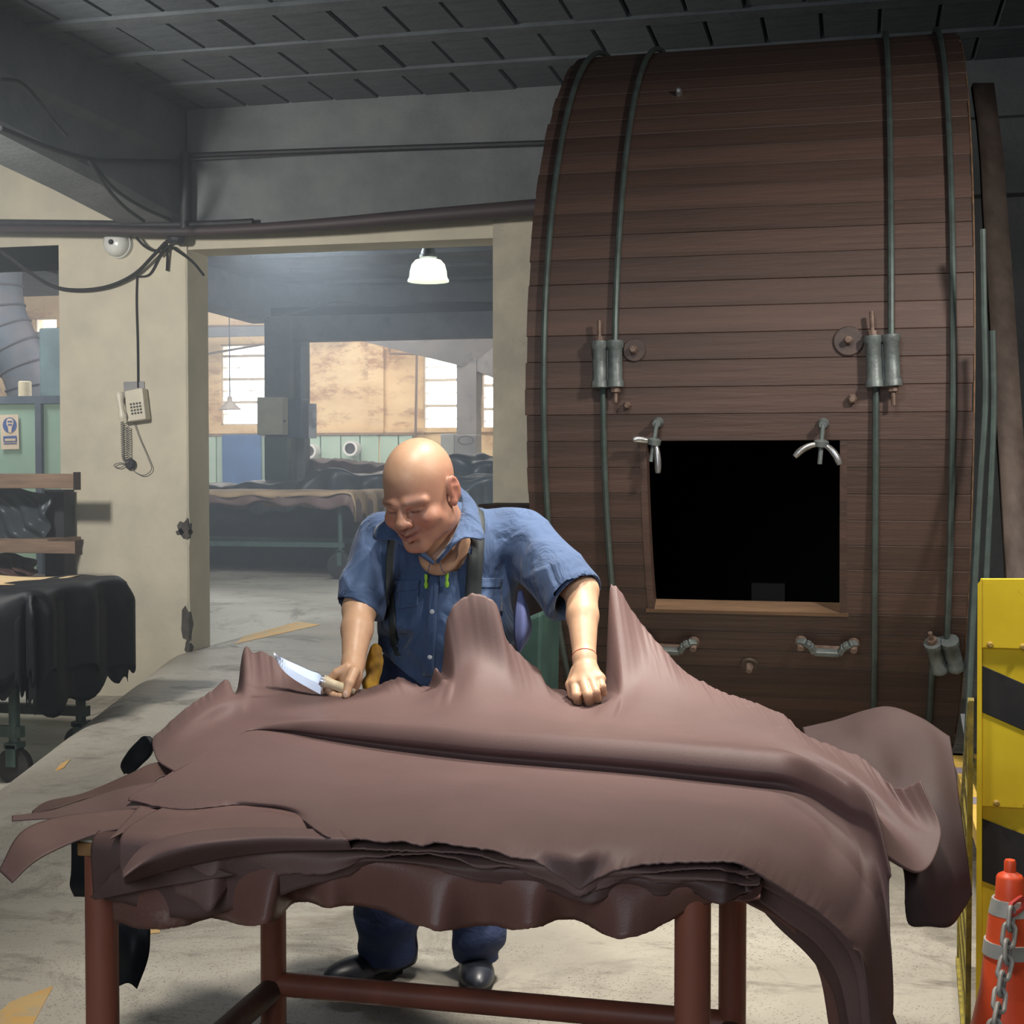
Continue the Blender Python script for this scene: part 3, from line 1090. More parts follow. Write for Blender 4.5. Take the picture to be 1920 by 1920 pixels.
# grey plastic chain hanging over the cone
ch = empty('plastic_chain', D(1890, 1800, cd - 0.1) * np.array([1, 1, 0]), 'grey plastic chain hanging in front of the orange cone', 'chain')
path = [(1916, 1693, .04), (1897, 1706, .07), (1894, 1738, .085), (1889, 1770, .10), (1888, 1800, .115), (1880, 1830, .13), (1876, 1860, .145), (1872, 1890, .165), (1866, 1920, .19), (1861, 1950, .2)]
pp = [D(x, y, cd - o) for x, y, o in path]
m_chain = mat('grey_plastic', S(150, 146, 140), S(128, 124, 118), 0.5, 20)
for i in range(len(pp) - 1):
    p, q = pp[i], pp[i + 1]
    t = (q - p) / np.linalg.norm(q - p)
    s = np.cross(t, FWD)
    s /= np.linalg.norm(s)
    if i % 2 == 1:
        s = 0.75 * FWD + 0.6 * s
        s -= t * s.dot(t)
        s /= np.linalg.norm(s)
    c = (p + q) / 2
    hl, hw = np.linalg.norm(q - p) / 2 + 0.0065 - 0.011, 0.011
    ring_ = []
    for k in range(20):
        a = 2 * math.pi * k / 20
        off = hl if math.cos(a) > 0 else -hl
        ring_.append(c + t * (off + hw * math.cos(a)) + s * hw * math.sin(a))
    MB().tube(ring_, 0.0042, 7, closed=True).build('chain_link', m_chain if i else mat('red_plastic', S(190, 60, 50), None, 0.5), ch, smooth=True)
# ------------------------------------------------------------------ work table
TX0, TX1, TY0, TY1, TZ = -1.318, -0.20, 2.243, 3.08, 0.735
LX0, LX1, LY0, LY1, LR = -1.286, -0.25, 2.27, 3.03, 0.029
m_red = mat('red_oxide_tube', S(142, 82, 64), S(116, 68, 54), 0.5, 6, stretch=(1, 1, .3), c3=S(78, 62, 54), c3scale=8, c3lo=0.6, c3hi=0.75)
m_grimy = mat('grimy_tube', S(96, 66, 56), S(74, 58, 50), 0.65, 8, c3=S(112, 100, 86), c3scale=5)
m_top = mat('table_board', S(150, 110, 66), S(116, 84, 50), 0.65, 6, stretch=(.5, 4, 4), c3=S(96, 80, 52), c3scale=8)
tb = empty('work_table', ((LX0 + LX1) / 2, (LY0 + LY1) / 2, 0), 'red oxide tubular steel work table under the pile of hides', 'table')
MB().box((TX0, TY0, TZ - 0.028), (TX1, TY1, TZ - 0.004)).build('table_top', m_top, tb, bevel=0.003)
MB().box((TX0 + 0.004, TY0 + 0.004, TZ - 0.004), (TX1 - .004, TY1 - .004, TZ)).build('top_sheet', mat('white_laminate', S(214, 212, 196), S(196, 190, 172), 0.4, 5), tb)
for x, y in ((LX0, LY0), (LX1, LY0), (LX0, LY1), (LX1, LY1)):
    MB().lathe([(LR, 0.11), (LR, TZ - 0.028)], 18, (x, y, 0)).build('leg', m_red, tb, smooth=True)
    c = MB()
    c.box((x - 0.05, y - 0.05, 0.085), (x + 0.05, y + 0.05, 0.1))
    c.lathe([(0.018, 0.0), (0.022, 0.01), (0.022, 0.085)], 12, (x + 0.005, y, 0))
    c.lathe([(0.035, -0.01), (0.038, 0), (0.035, 0.01)], 14, (x + 0.005, y + 0.0, 0.038), 'x')
    c.build('caster', mat('dull_caster', S(96, 92, 84), S(72, 68, 64), 0.6, 12), tb)
zs = 0.21
for p, q in (((LX0, LY1, zs), (LX1, LY1, zs)), ((LX0, LY0, zs - .01), (LX0, LY1, zs - .01)), ((LX1, LY0, zs - .01), (LX1, LY1, zs - .01))):
    MB().tube([p, q], LR * 0.93, 16).build('stretcher', m_grimy if p[0] == q[0] else m_red, tb, smooth=True)
MB().box((LX0 - .02, TY0 + 0.03, TZ - 0.06), (LX1 + .02, TY0 + 0.07, TZ - 0.028)).build('apron_rail', m_red, tb)
MB().box((LX0 - .02, TY1 - 0.07, TZ - 0.06), (LX1 + .02, TY1 - 0.03, TZ - 0.028)).build('apron_rail', m_red, tb)
# ------------------------------------------------------------------ hides
def leather(name, c1, c2, rough=0.5, c3=None, under=None):
    if name in MATS:
        return MATS[name]
    m, n, b = nt(name)
    f = ramp(n, noise(n, 2.2, 4, dist=0.4), 0.35, 0.65)
    c = mixc(n, f, c1, c2)
    if c3:
        c = mixc(n, ramp(n, noise(n, 7, 8, rough=0.8), 0.6, 0.75), c, c3)
    g = ramp(n, noise(n, 420, 2), 0.3, 0.7)
    c = mixc(n, 0.08, c, mixc(n, g, (0, 0, 0), (1, 1, 1)), 'OVERLAY')
    if under:
        gm = n.nodes.new('ShaderNodeNewGeometry')
        c = mixc(n, gm.outputs['Backfacing'], c, under)
    n.links.new(c, b.inputs['Base Color'])
    b.inputs['Roughness'].default_value = rough
    b.inputs['Specular IOR Level'].default_value = 0.3
    add_bump(n, b, noise(n, 240, 3), 0.10, 0.004)
    MATS[name] = m
    return m


m_hide = leather('aubergine_leather', S(106, 84, 82), S(97, 77, 75), 0.58, S(114, 95, 92))
m_hide2 = leather('brown_leather', S(114, 90, 86), S(100, 79, 75), 0.55, S(128, 106, 100))
m_hide3 = leather('dark_brown_leather', S(92, 70, 66), S(78, 59, 56), 0.55)
m_hidedk = leather('very_dark_leather', S(70, 53, 52), S(58, 44, 44), 0.6)
m_hidered = leather('red_brown_leather', S(116, 82, 74), S(100, 70, 63), 0.4, S(138, 118, 108))
m_blackh = leather('black_leather', S(28, 31, 36), S(20, 22, 26), 0.55)
m_blackh.node_tree.nodes['Principled BSDF'].inputs['Specular IOR Level'].default_value = 0.2
m_greyblk = leather('slate_black_leather', S(66, 74, 80), S(50, 56, 62), 0.35, S(90, 98, 104))
m_tanh = leather('tan_leather', S(176, 150, 118), S(150, 124, 98), 0.6)


def fixpts(rail):
    """rail point forms: (px,py,'z',z) | (px,py,'y',Y) | (px,py,d) | world array"""
    out = []
    for r in rail:
        if len(r) == 3 and not isinstance(r, np.ndarray):
            out.append(D(*r))
        elif len(r) == 4 and r[2] == 'z':
            out.append(PZ(r[0], r[1], r[3]))
        elif len(r) == 4 and r[2] == 'y':
            out.append(PY(r[0], r[1], r[3]))
        else:
            out.append(np.array(r, float))
    return np.array(out)


def xres(rail_px, pts, nu):
    """resample by normalised photo x"""
    x = np.array(rail_px, float)
    u = (x - x[0]) / (x[-1] - x[0])
    u = np.maximum.accumulate(u + np.arange(len(u)) * 1e-5)
    u = (u - u[0]) / (u[-1] - u[0])
    return hermite(u, pts, np.linspace(0, 1, nu))


def loft(rails, nu, nv, byx=True, wob=0.0, seed=0, wf=9.0):
    """rails: lists of photo points; returns (nv, nu, 3)"""
    R = []
    for r in rails:
        pts = fixpts(r)
        if byx:
            R.append(xres([q[0] for q in r], pts, nu))
        else:
            R.append(crom(pts, nu))
    R = np.array(R)
    k = len(R)
    mid = np.linalg.norm(np.diff(R, axis=0), axis=2).mean(axis=1)
    d = np.r_[0, np.cumsum(mid ** 0.6 + 1e-6)]
    t = np.linspace(0, d[-1], nv)
    if k == 2:
        tt = (t / d[-1])[:, None, None]
        G = R[0] * (1 - tt) + R[1] * tt
    else:
        G = hermite(d, R.reshape(k, -1), t).reshape(nv, nu, 3)
    if wob:
        r2 = np.random.default_rng(seed)
        for q in range(5):
            kx, ky, ph = r2.uniform(-wf, wf), r2.uniform(-wf, wf), r2.uniform(0, 6.28)
            G[:, :, 2] += wob / 3 * np.sin(kx * G[:, :, 0] + ky * G[:, :, 1] + 6 * G[:, :, 2] + ph)
    return G


def hide(name, G, m, label, cat='hide', group=None, th=0.0025, parent=None):
    o = MB().grid(G).build(name, m, parent, smooth=True, angle=180, solid=th, fix=False)
    if parent is None:
        tag(o, label, cat, group)
    return o


# ---- the top hide -------------------------------------------------------------------------
hem = [(240, 1503), (330, 1520), (470, 1512), (560, 1531), (600, 1562), (640, 1575), (675, 1572), (720, 1578), (755, 1576), (790, 1584), (815, 1577), (860, 1584), (930, 1594), (960, 1606), (1000, 1612),
       (1040, 1638), (1065, 1652), (1086, 1666), (1110, 1652), (1150, 1634), (1200, 1622), (1260, 1618), (1330, 1617), (1390, 1621), (1440, 1652), (1490, 1684), (1545, 1722), (1595, 1775), (1622, 1835), (1632, 1945)]


def hemz(x, y):
    """depth rule of the front hem: on the board behind the edge, in front of it where it hangs"""
    if x < 590:
        return (x, y, 'z', 0.772)
    if x < 1400:
        return (x, y, 'y', 2.185)
    k = min(1, (x - 1400) / 230)
    return (x, y, 2.152 + 0.078 * k)


R0 = [hemz(x, y) for x, y in hem]
ZT = 0.785
R1 = [(246, 1495, 'z', ZT - .008), (400, 1497, 'z', ZT - .006), (560, 1515, 'z', ZT - .004), (660, 1545, 'z', ZT - .004), (800, 1556, 'z', ZT), (1000, 1574, 'z', ZT), (1045, 1588, 'z', ZT), (1086, 1602, 'z', ZT - .004), (1130, 1590, 'z', ZT), (1200, 1582, 'z', ZT), (1350, 1582, 'z', ZT),
      (1440, 1596, 2.29), (1520, 1640, 2.28), (1585, 1715, 2.27), (1636, 1830, 2.26), (1655, 1945, 2.26)]
R2 = [(290, 1472, 'z', ZT - .002), (500, 1462, 'z', ZT), (700, 1474, 'z', ZT + .004), (900, 1490, 'z', ZT + .006), (1100, 1510, 'z', ZT + .006), (1300, 1526, 'z', ZT + .005), (1450, 1545, 'z', ZT - .005),
      (1550, 1585, 2.43), (1612, 1645, 2.38), (1655, 1750, 2.34), (1674, 1880, 2.32)]
foot = [(325, 1448), (470, 1372), (540, 1374), (600, 1382), (700, 1394), (800, 1405), (900, 1416), (1000, 1425), (1100, 1433), (1200, 1441), (1300, 1450), (1400, 1459), (1486, 1470), (1540, 1494), (1588, 1524), (1645, 1575), (1666, 1650)]


def ridge_h(x):
    return np.interp(x, [325, 470, 540, 640, 800, 1450, 1560, 1640, 1670], [0.0, 0.004, 0.020, 0.040, 0.050, 0.056, 0.056, 0.05, 0.03])


fz = []
for x, y in foot:
    if x < 1450:
        fz.append(PZ(x, y, ZT + 0.004 + 0.008 * math.sin(math.pi * np.interp(x, [325, 1450], [0, 1]))))
    else:
        fz.append(D(x, y, np.interp(x, [1450, 1486, 1540, 1588, 1645, 1666], [2.74, 2.70, 2.60, 2.52, 2.42, 2.38])))
fx = [p[0] for p in foot]


class WP(list):
    pass


def rail_from(xs_, pts):
    return xs_, np.array(pts)


FWn = FWD
r_foot = np.array(fz)
hh_ = np.array([ridge_h(x) for x in fx])
r_mid = r_foot - FWn * 0.42 * hh_[:, None] + UPW * 0.45 * hh_[:, None]
r_crest = r_foot + FWn * 0.10 * hh_[:, None] + UPW * 1.0 * hh_[:, None]
r_back = r_foot + FWn * 1.3 * hh_[:, None] + UPW * 0.98 * hh_[:, None]
R6 = [(300, 1432, 'z', .780), (420, 1358, 'z', .80), (560, 1344, 3.24), (700, 1340, 3.20), (800, 1340, 3.18), (890, 1325, 3.18), (960, 1335, 3.16), (1060, 1356, 3.10), (1140, 1358, 3.08), (1200, 1360, 3.08), (1330, 1380, 2.98),
      (1450, 1402, 2.88), (1530, 1440, 2.80), (1620, 1508, 2.66), (1680, 1570, 2.55), (1718, 1632, 2.48)]
R7 = [(288, 1408, 'z', .776), (400, 1325, 3.30), (480, 1310, 3.38), (560, 1316, 3.36), (700, 1312, 3.36), (800, 1308, 3.35), (850, 1280, 3.36), (890, 1250, 3.38), (940, 1270, 3.36), (1000, 1312, 3.32), (1060, 1330, 3.27), (1110, 1335, 3.25), (1150, 1312, 3.29),
      (1200, 1290, 3.33), (1270, 1320, 3.25), (1340, 1336, 3.17), (1450, 1374, 3.0), (1540, 1412, 2.86), (1640, 1478, 2.72), (1710, 1545, 2.62), (1764, 1566, 2.58)]
R8 = [(285, 1385, 3.2), (345, 1332, 3.3), (395, 1300, 3.4), (428, 1281, 3.45), (441, 1303, 3.45), (449, 1278, 3.5), (452, 1250, 3.52), (475, 1229, 3.55), (495, 1226, 3.55), (520, 1245, 3.52), (560, 1280, 3.5), (600, 1300, 3.48),
      (650, 1302, 3.47), (700, 1292, 3.48), (750, 1276, 3.5), (790, 1290, 3.5), (808, 1282, 3.48), (816, 1255, 3.46), (832, 1240, 3.45), (836, 1180, 3.44), (844, 1150, 3.44), (862, 1127, 3.45), (890, 1117, 3.46), (917, 1124, 3.46),
      (936, 1150, 3.46), (945, 1190, 3.46), (962, 1215, 3.48), (985, 1238, 3.5), (1008, 1255, 3.5), (1022, 1280, 3.48), (1060, 1298, 3.45), (1095, 1315, 3.40), (1130, 1308, 3.41), (1137, 1262, 3.45), (1139.5, 1190, 3.5), (1142.5, 1122, 3.55),
      (1151, 1101, 3.56), (1162, 1110, 3.56), (1176, 1134, 3.56), (1200, 1170, 3.55), (1230, 1205, 3.5), (1270, 1250, 3.45), (1335, 1292, 3.35), (1420, 1322, 3.25), (1480, 1352, 3.15), (1500, 1372, 3.1), (1531, 1386, 3.02), (1575, 1404, 2.95),
      (1621, 1422, 2.88), (1690, 1475, 2.72), (1727, 1459, 2.68)]

NU, NV = 520, 170
RR = []
for r in (R0, R1, R2):
    RR.append(xres([q[0] for q in r], fixpts(r), NU))
for p in (r_foot, r_mid, r_crest, r_back):
    RR.append(xres(fx, p, NU))
for r in (R6, R7, R8):
    RR.append(xres([q[0] for q in r], fixpts(r), NU))
RR = np.array(RR)
# small ragged nicks along the cut edges
jit = np.convolve(rng.normal(0, 1, NU + 8), np.ones(4) / 4, 'valid')[:NU]
RR[0, :, 2] += 0.0012 * jit
RR[-1, :, 2] += 0.0025 * np.convolve(rng.normal(0, 1, NU + 5), np.ones(3) / 3, 'valid')[:NU]
kn = np.array([0, 1.0, 2.6, 4.2, 4.75, 5.25, 5.8, 6.6, 7.9, 9.6])
TT = np.linspace(0, kn[-1], NV)
TOP = hermite(kn, RR.reshape(len(RR), -1), TT).reshape(NV, NU, 3)
for q in range(6):
    kx, ky, ph = rng.uniform(-7, 7), rng.uniform(-7, 7), rng.uniform(0, 6.28)
    TOP[:, :, 2] += 0.0016 * np.sin(kx * TOP[:, :, 0] + ky * TOP[:, :, 1] + ph)
hide('top_hide', TOP, m_hide, 'largest aubergine brown leather hide, topmost on the work table, being trimmed')

# ---- layers under it whose hems hang over the front edge -----------------------------------
def under_layer(name, hem_, yfront, zt, m, label, flare=0.03, seed=1, dk=0.0):
    r2 = np.random.default_rng(seed)
    n = 280
    front = [p for p in hem_ if p[0] <= 1425]
    side = [p for p in hem_ if p[0] >= 1400]
    hy = lambda q: np.interp(q, [p[0] for p in hem_], [p[1] for p in hem_])
    if front[-1][0] < 1425:
        front.append((1425, hy(1425)))
    if side[0][0] > 1400:
        side.insert(0, (1400, hy(1400)))
    x = np.array([p[0] for p in front], float)
    y = np.array([p[1] for p in front], float)
    xi = np.linspace(x[0], x[-1], n)
    yi = hermite(x, np.c_[y, y], xi)[:, 0]
    y_s = np.convolve(np.pad(yi, 4, mode='edge'), np.ones(9) / 9, 'valid')
    yi = yi - (np.clip(xi - 1370, 0, 60) / 55) ** 2 * 30
    ys_ = np.convolve(np.pad(yi, 20, mode='edge'), np.ones(41) / 41, 'valid')
    yi = yi + np.convolve(r2.normal(0, 1, n + 4), np.ones(5) / 5, 'valid') * 2.2
    H = []
    for a, b_, s, y0_ in zip(xi, yi, ys_, y_s):
        k = np.clip((y0_ - s) / 25.0, -0.7, 1.2)
        H.append(PY(a, b_, yfront + 0.045 * min(1, max(0, (a - 1360) / 65)) - flare * k - 0.006 * math.sin(a * 0.021 + seed)))
    H = np.array(H)
    rows = [H]
    for yy, zz_ in ((yfront + 0.004 + 0.05 * np.clip((xi - 1360) / 65, 0, 1), zt - 0.010), (TY0 + 0.03, zt), (TY0 + 0.14, zt), (TY0 + 0.32, zt)):
        P = H.copy()
        P[:, 1] = yy
        P[:, 2] = zz_ - np.clip((xi - 1360) / 80, 0, 1) * 0.045
        rows.append(P)
    Rw = np.array(rows)
    Rw[1, :, 2] = np.maximum(Rw[1, :, 2], H[:, 2] + 0.003)
    d = np.array([0, 1.0, 1.6, 2.4, 3.4])
    mb = MB().grid(hermite(d, Rw.reshape(5, -1), np.linspace(0, d[-1], 34)).reshape(34, n, 3))
    # part hanging over the right end
    hpts = [(a, b_, 2.185 + dk + 0.14 * (i / max(1, len(side) - 1))) for i, (a, b_) in enumerate(side)]
    m_ = len(side)
    up1 = [(1385 + 305 * t ** 0.6, 1612 + 333 * t ** 1.55, 2.24 + dk + 0.10 * t) for t in np.linspace(0, 1, m_)]
    mid = [((a[0] + b_[0]) / 2, (a[1] + b_[1]) / 2, (a[2] + b_[2]) / 2 - 0.01) for a, b_ in zip(hpts, up1)]
    G = loft([hpts, mid, up1], 80, 16, byx=False, wob=0.004, seed=seed + 30, wf=22)
    mb.grid(G)
    o = mb.build(name, m, None, smooth=True, angle=180, solid=0.0025, fix=False)
    return tag(o, label, 'hide')


L1 = [(228, 1654), (300, 1640), (357, 1624), (410, 1606), (470, 1592), (560, 1586), (640, 1590), (760, 1594), (870, 1600), (935, 1612), (1000, 1642), (1060, 1668), (1086, 1680), (1130, 1658), (1180, 1645), (1260, 1632), (1370, 1634), (1440, 1672), (1500, 1704), (1560, 1750), (1600, 1810), (1618, 1945)]
L2 = [(300, 1668), (360, 1690), (394, 1708), (430, 1662), (529, 1640), (620, 1637), (700, 1606), (770, 1600), (850, 1608), (900, 1628), (960, 1626), (1010, 1638), (1060, 1668), (1120, 1670), (1180, 1646), (1250, 1656), (1330, 1652), (1400, 1668), (1470, 1724), (1530, 1770), (1570, 1830), (1596, 1945)]
L3 = [(175, 1682), (260, 1700), (330, 1722), (450, 1702), (545, 1672), (640, 1644), (720, 1616), (800, 1624), (870, 1646), (960, 1658), (1040, 1674), (1110, 1694), (1170, 1668), (1240, 1680), (1290, 1668), (1340, 1694), (1410, 1686), (1460, 1740), (1520, 1800), (1560, 1860), (1580, 1945)]
L4 = [(213, 1728), (270, 1742), (330, 1740), (400, 1722), (460, 1735), (510, 1728), (560, 1690), (610, 1702), (650, 1697), (720, 1708), (790, 1738), (825, 1746), (865, 1740), (920, 1735), (960, 1742), (1010, 1738), (1050, 1724), (1080, 1724), (1110, 1740),
      (1150, 1757), (1190, 1757), (1240, 1735), (1262, 1722), (1300, 1702), (1400, 1698), (1480, 1745), (1530, 1810), (1558, 1945)]
under_layer('stacked_hide', L1, 2.200, 0.772, m_hide2, 'brown hide second from top, its hem peeping below the top hide', seed=1, dk=0.012)
under_layer('stacked_hide', L2, 2.208, 0.764, m_hide2, 'brown hide third in the pile with wavy hem over the table front', seed=2, dk=0.024)
under_layer('stacked_hide', L3, 2.216, 0.757, m_hide3, 'dark brown hide fourth in the pile on the work table', seed=3, dk=0.036)
under_layer('stacked_hide', L4, 2.224, 0.750, m_hidered, 'reddish brown bottom hide, scalloped hem hanging lowest over table front', flare=0.10, seed=4, dk=0.048)


def patch(name, upper, lower, m, label, nu=60, nv=14, wob=0.004, seed=0, mids=(), group=None):
    G = loft([upper] + list(mids) + [lower], nu, nv, byx=False, wob=wob, seed=seed, wf=25)
    return hide(name, G, m, label, group=group)


# legs and necks of the hides sticking out over the left end
patch('hide_flap', [(300, 1512, 'z', .766), (185, 1524, 'z', .762), (110, 1534, 2.56), (40, 1560, 2.50), (-2, 1632, 2.44)],
      [(330, 1552, 'z', .764), (205, 1556, 'z', .758), (110, 1591, 2.44), (60, 1620, 2.41), (22, 1656, 2.39)], m_hide2, 'long brown hide leg drooping past the left table end, nearest the floor', seed=5, wob=0.002)
patch('hide_flap', [(380, 1424, 'z', .777), (300, 1431, 'z', .774), (240, 1452, 'z', .772), (150, 1489, 2.80), (85, 1505, 2.76), (62, 1520, 2.73)],
      [(385, 1456, 'z', .774), (310, 1455, 'z', .772), (280, 1470, 'z', .77), (180, 1491, 2.77), (100, 1518, 2.70), (58, 1528, 2.70)], m_hide3, 'narrow dark hide edge running along the back left of the pile', seed=6, wob=0.002)
patch('hide_flap', [(330, 1462, 'z', .775), (250, 1474, 'z', .772), (180, 1492, 2.755), (90, 1521, 2.68), (22, 1531, 2.66)],
      [(330, 1512, 'z', .772), (260, 1514, 'z', .770), (180, 1527, 2.63), (110, 1533, 2.61), (22, 1541, 2.61)], m_hide, 'mauve hide leg pointing left between the dark edge and drooping leg', seed=7, wob=0.002)
patch('hide_flap', [(262, 1512, 'z', .770), (340, 1527, 'z', .771), (470, 1519, 'z', .772), (590, 1540, 'z', .774)],
      [(206, 1574, 'z', .757), (245, 1556, 'z', .762), (300, 1541, 'z', .766), (420, 1549, 'z', .768), (575, 1547, 'z', .772)], m_hide2, 'short brown flap seen in the slit under the top hide', seed=8, wob=0.001)
patch('hide_flap', [(640, 1556, 'z', .786), (420, 1555, 'z', .780), (330, 1566, 'z', .777), (262, 1592, 2.38), (228, 1636, 2.31)],
      [(660, 1592, 'y', 2.192), (520, 1597, 'y', 2.19), (357, 1622, 'y', 2.188), (290, 1640, 'y', 2.19), (234, 1656, 'y', 2.195)], m_hide, 'light mauve hide foreleg folded over the front left table corner', seed=9, nv=26, wob=0.001,
      mids=([(650, 1572, 'z', .785), (470, 1574, 'z', .782), (340, 1592, 'z', .772), (275, 1615, 2.30), (231, 1647, 2.27)],))
patch('hide_flap', [(300, 1588, 'y', 2.215), (240, 1612, 'y', 2.21), (200, 1650, 'y', 2.20), (170, 1682, 'y', 2.20)],
      [(440, 1640, 'y', 2.19), (330, 1660, 'y', 2.185), (250, 1676, 'y', 2.19), (180, 1688, 'y', 2.20)], m_hide3, 'dark brown flap hanging in front of the left front leg', seed=10, wob=0.002)
# black tail ends
G = loft([[(262, 1392, 3.21), (240, 1415, 3.22), (230, 1437, 3.23), (237, 1450, 3.23)], [(276, 1380, 3.2), (258, 1405, 3.205), (246, 1430, 3.21), (241, 1449, 3.22)], [(287, 1392, 3.19), (283, 1415, 3.20), (268, 1432, 3.205), (246, 1450, 3.22)]], 24, 10, byx=False)
hide('black_tail', G, m_blackh, 'small furry black tail end hanging off the left of the top hide', 'hide piece', th=0.012)
G = loft([[(300, 1424, 3.01), (340, 1421, 3.015), (357, 1430, 3.0)], [(298, 1440, 2.965), (330, 1438, 2.968), (362, 1442, 2.955)]], 16, 6, byx=False)
hide('black_patch', G, m_blackh, 'black furry patch on the dark hide edge near the tail', 'hide piece', th=0.006)
# black hide strip hanging behind the left legs
patch('hanging_strip', [(134, 1525, 2.72), (134, 1640, 2.74), (132, 1665, 2.74), (140, 1684, 2.74)], [(172, 1525, 2.68), (170, 1640, 2.70), (170, 1665, 2.70), (168, 1684, 2.71)], m_blackh, 'small black hide scrap hanging left of the front left leg', seed=11)
patch('hanging_strip', [(214, 1488, 2.95), (216, 1690, 2.98), (217, 1780, 2.98), (218, 1852, 2.98)], [(290, 1488, 2.95), (281, 1690, 2.97), (279, 1790, 2.97), (257, 1853, 2.98)], m_blackh, 'black hide strip hanging below the table behind the front left leg', seed=12,
      mids=([(250, 1488, 2.97), (248, 1690, 3.0), (246, 1790, 2.95), (240, 1843, 2.97)],))
# dark hide bunched over the right end
T = [[(1505, 1362, 3.42), (1570, 1350, 3.40), (1620, 1336, 3.36), (1657, 1329, 3.32), (1720, 1345, 3.2), (1781, 1380, 3.05)],
     [(1512, 1385, 3.30), (1575, 1376, 3.27), (1625, 1368, 3.20), (1680, 1368, 3.12), (1740, 1385, 3.02), (1789, 1430, 2.92)],
     [(1540, 1425, 3.05), (1590, 1425, 3.03), (1650, 1440, 2.96), (1700, 1460, 2.86), (1760, 1480, 2.80), (1799, 1510, 2.78)],
     [(1600, 1500, 2.80), (1640, 1530, 2.72), (1680, 1560, 2.64), (1720, 1575, 2.66), (1775, 1575, 2.68), (1808, 1575, 2.70)],
     [(1690, 1610, 2.58), (1700, 1640, 2.575), (1725, 1655, 2.57), (1760, 1655, 2.60), (1795, 1650, 2.63), (1817, 1645, 2.66)],
     [(1697, 1690, 2.56), (1706, 1734, 2.555), (1740, 1738, 2.555), (1779, 1741, 2.58), (1803, 1715, 2.62), (1822, 1684, 2.65)]]
G = loft(T, 90, 70, byx=False, wob=0.006, seed=13, wf=14)
hide('draped_hide', G, m_hidedk, 'dark brown hide draped over the right table end, ending in a blunt hanging tip')
# ------------------------------------------------------------------ the man: implicit surfaces meshed with surface nets
def K(px, py, d):
    p = D(px, py, d)
    return np.array([p.dot(RIGHT), p.dot(FWD), p[2]])


def K2W(P):
    P = np.asarray(P)
    return P[..., 0:1] * RIGHT + P[..., 1:2] * FWD + P[..., 2:3] * UPW


def smin(a, b, k):
    h = np.clip(0.5 + 0.5 * (b - a) / k, 0, 1)
    return b * (1 - h) + a * h - k * h * (1 - h)


class Field:
    """ordered list of signed-distance operations with local bounds"""

    def __init__(self):
        self.ops = []

    def _add(self, fn, c, R, k, mode):
        self.ops.append((fn, np.array(c, float), R, k, mode))
        return self

    def ell(self, c, r, k=0.01, basis=None, mode='u'):
        c = np.array(c, float)
        r = np.array(r, float)

        def fn(P):
            q = P - c
            if basis is not None:
                q = q @ basis.T
            k0 = np.linalg.norm(q / r, axis=1)
            k1 = np.linalg.norm(q / (r * r), axis=1) + 1e-9
            return k0 * (k0 - 1.0) / k1
        return self._add(fn, c, r.max(), k, mode)

    def cone(self, a, b, ra, rb, k=0.01, mode='u'):
        a = np.array(a, float)
        b = np.array(b, float)
        ab = b - a
        L2 = ab.dot(ab) + 1e-12

        def fn(P):
            t = np.clip((P - a) @ ab / L2, 0, 1)
            return np.linalg.norm(P - a - t[:, None] * ab, axis=1) - (ra + (rb - ra) * t)
        return self._add(fn, (a + b) / 2, math.sqrt(L2) / 2 + max(ra, rb), k, mode)

    def chain(self, pts, rs, k=0.006, mode='u'):
        for i in range(len(pts) - 1):
            self.cone(pts[i], pts[i + 1], rs[i], rs[i + 1], k, mode)
        return self

    def disp(self, fn):
        self.ops.append((fn, None, None, None, 'd'))
        return self

    def cut(self, fn):
        self.ops.append((fn, None, None, None, 'c'))
        return self

    def __call__(self, P):
        d = np.full(len(P), 0.5)
        for fn, c, R, k, mode in self.ops:
            if mode == 'd':
                d = d + fn(P)
                continue
            if mode == 'c':
                d = np.maximum(d, fn(P))
                continue
            m = ((P - c)**2).sum(1) < (R + 0.10)**2
            if not m.any():
                continue
            e = fn(P[m])
            if mode == 'u':
                d[m] = smin(d[m], e, k)
            elif mode == 's':
                d[m] = -smin(-d[m], e, k)
        return d


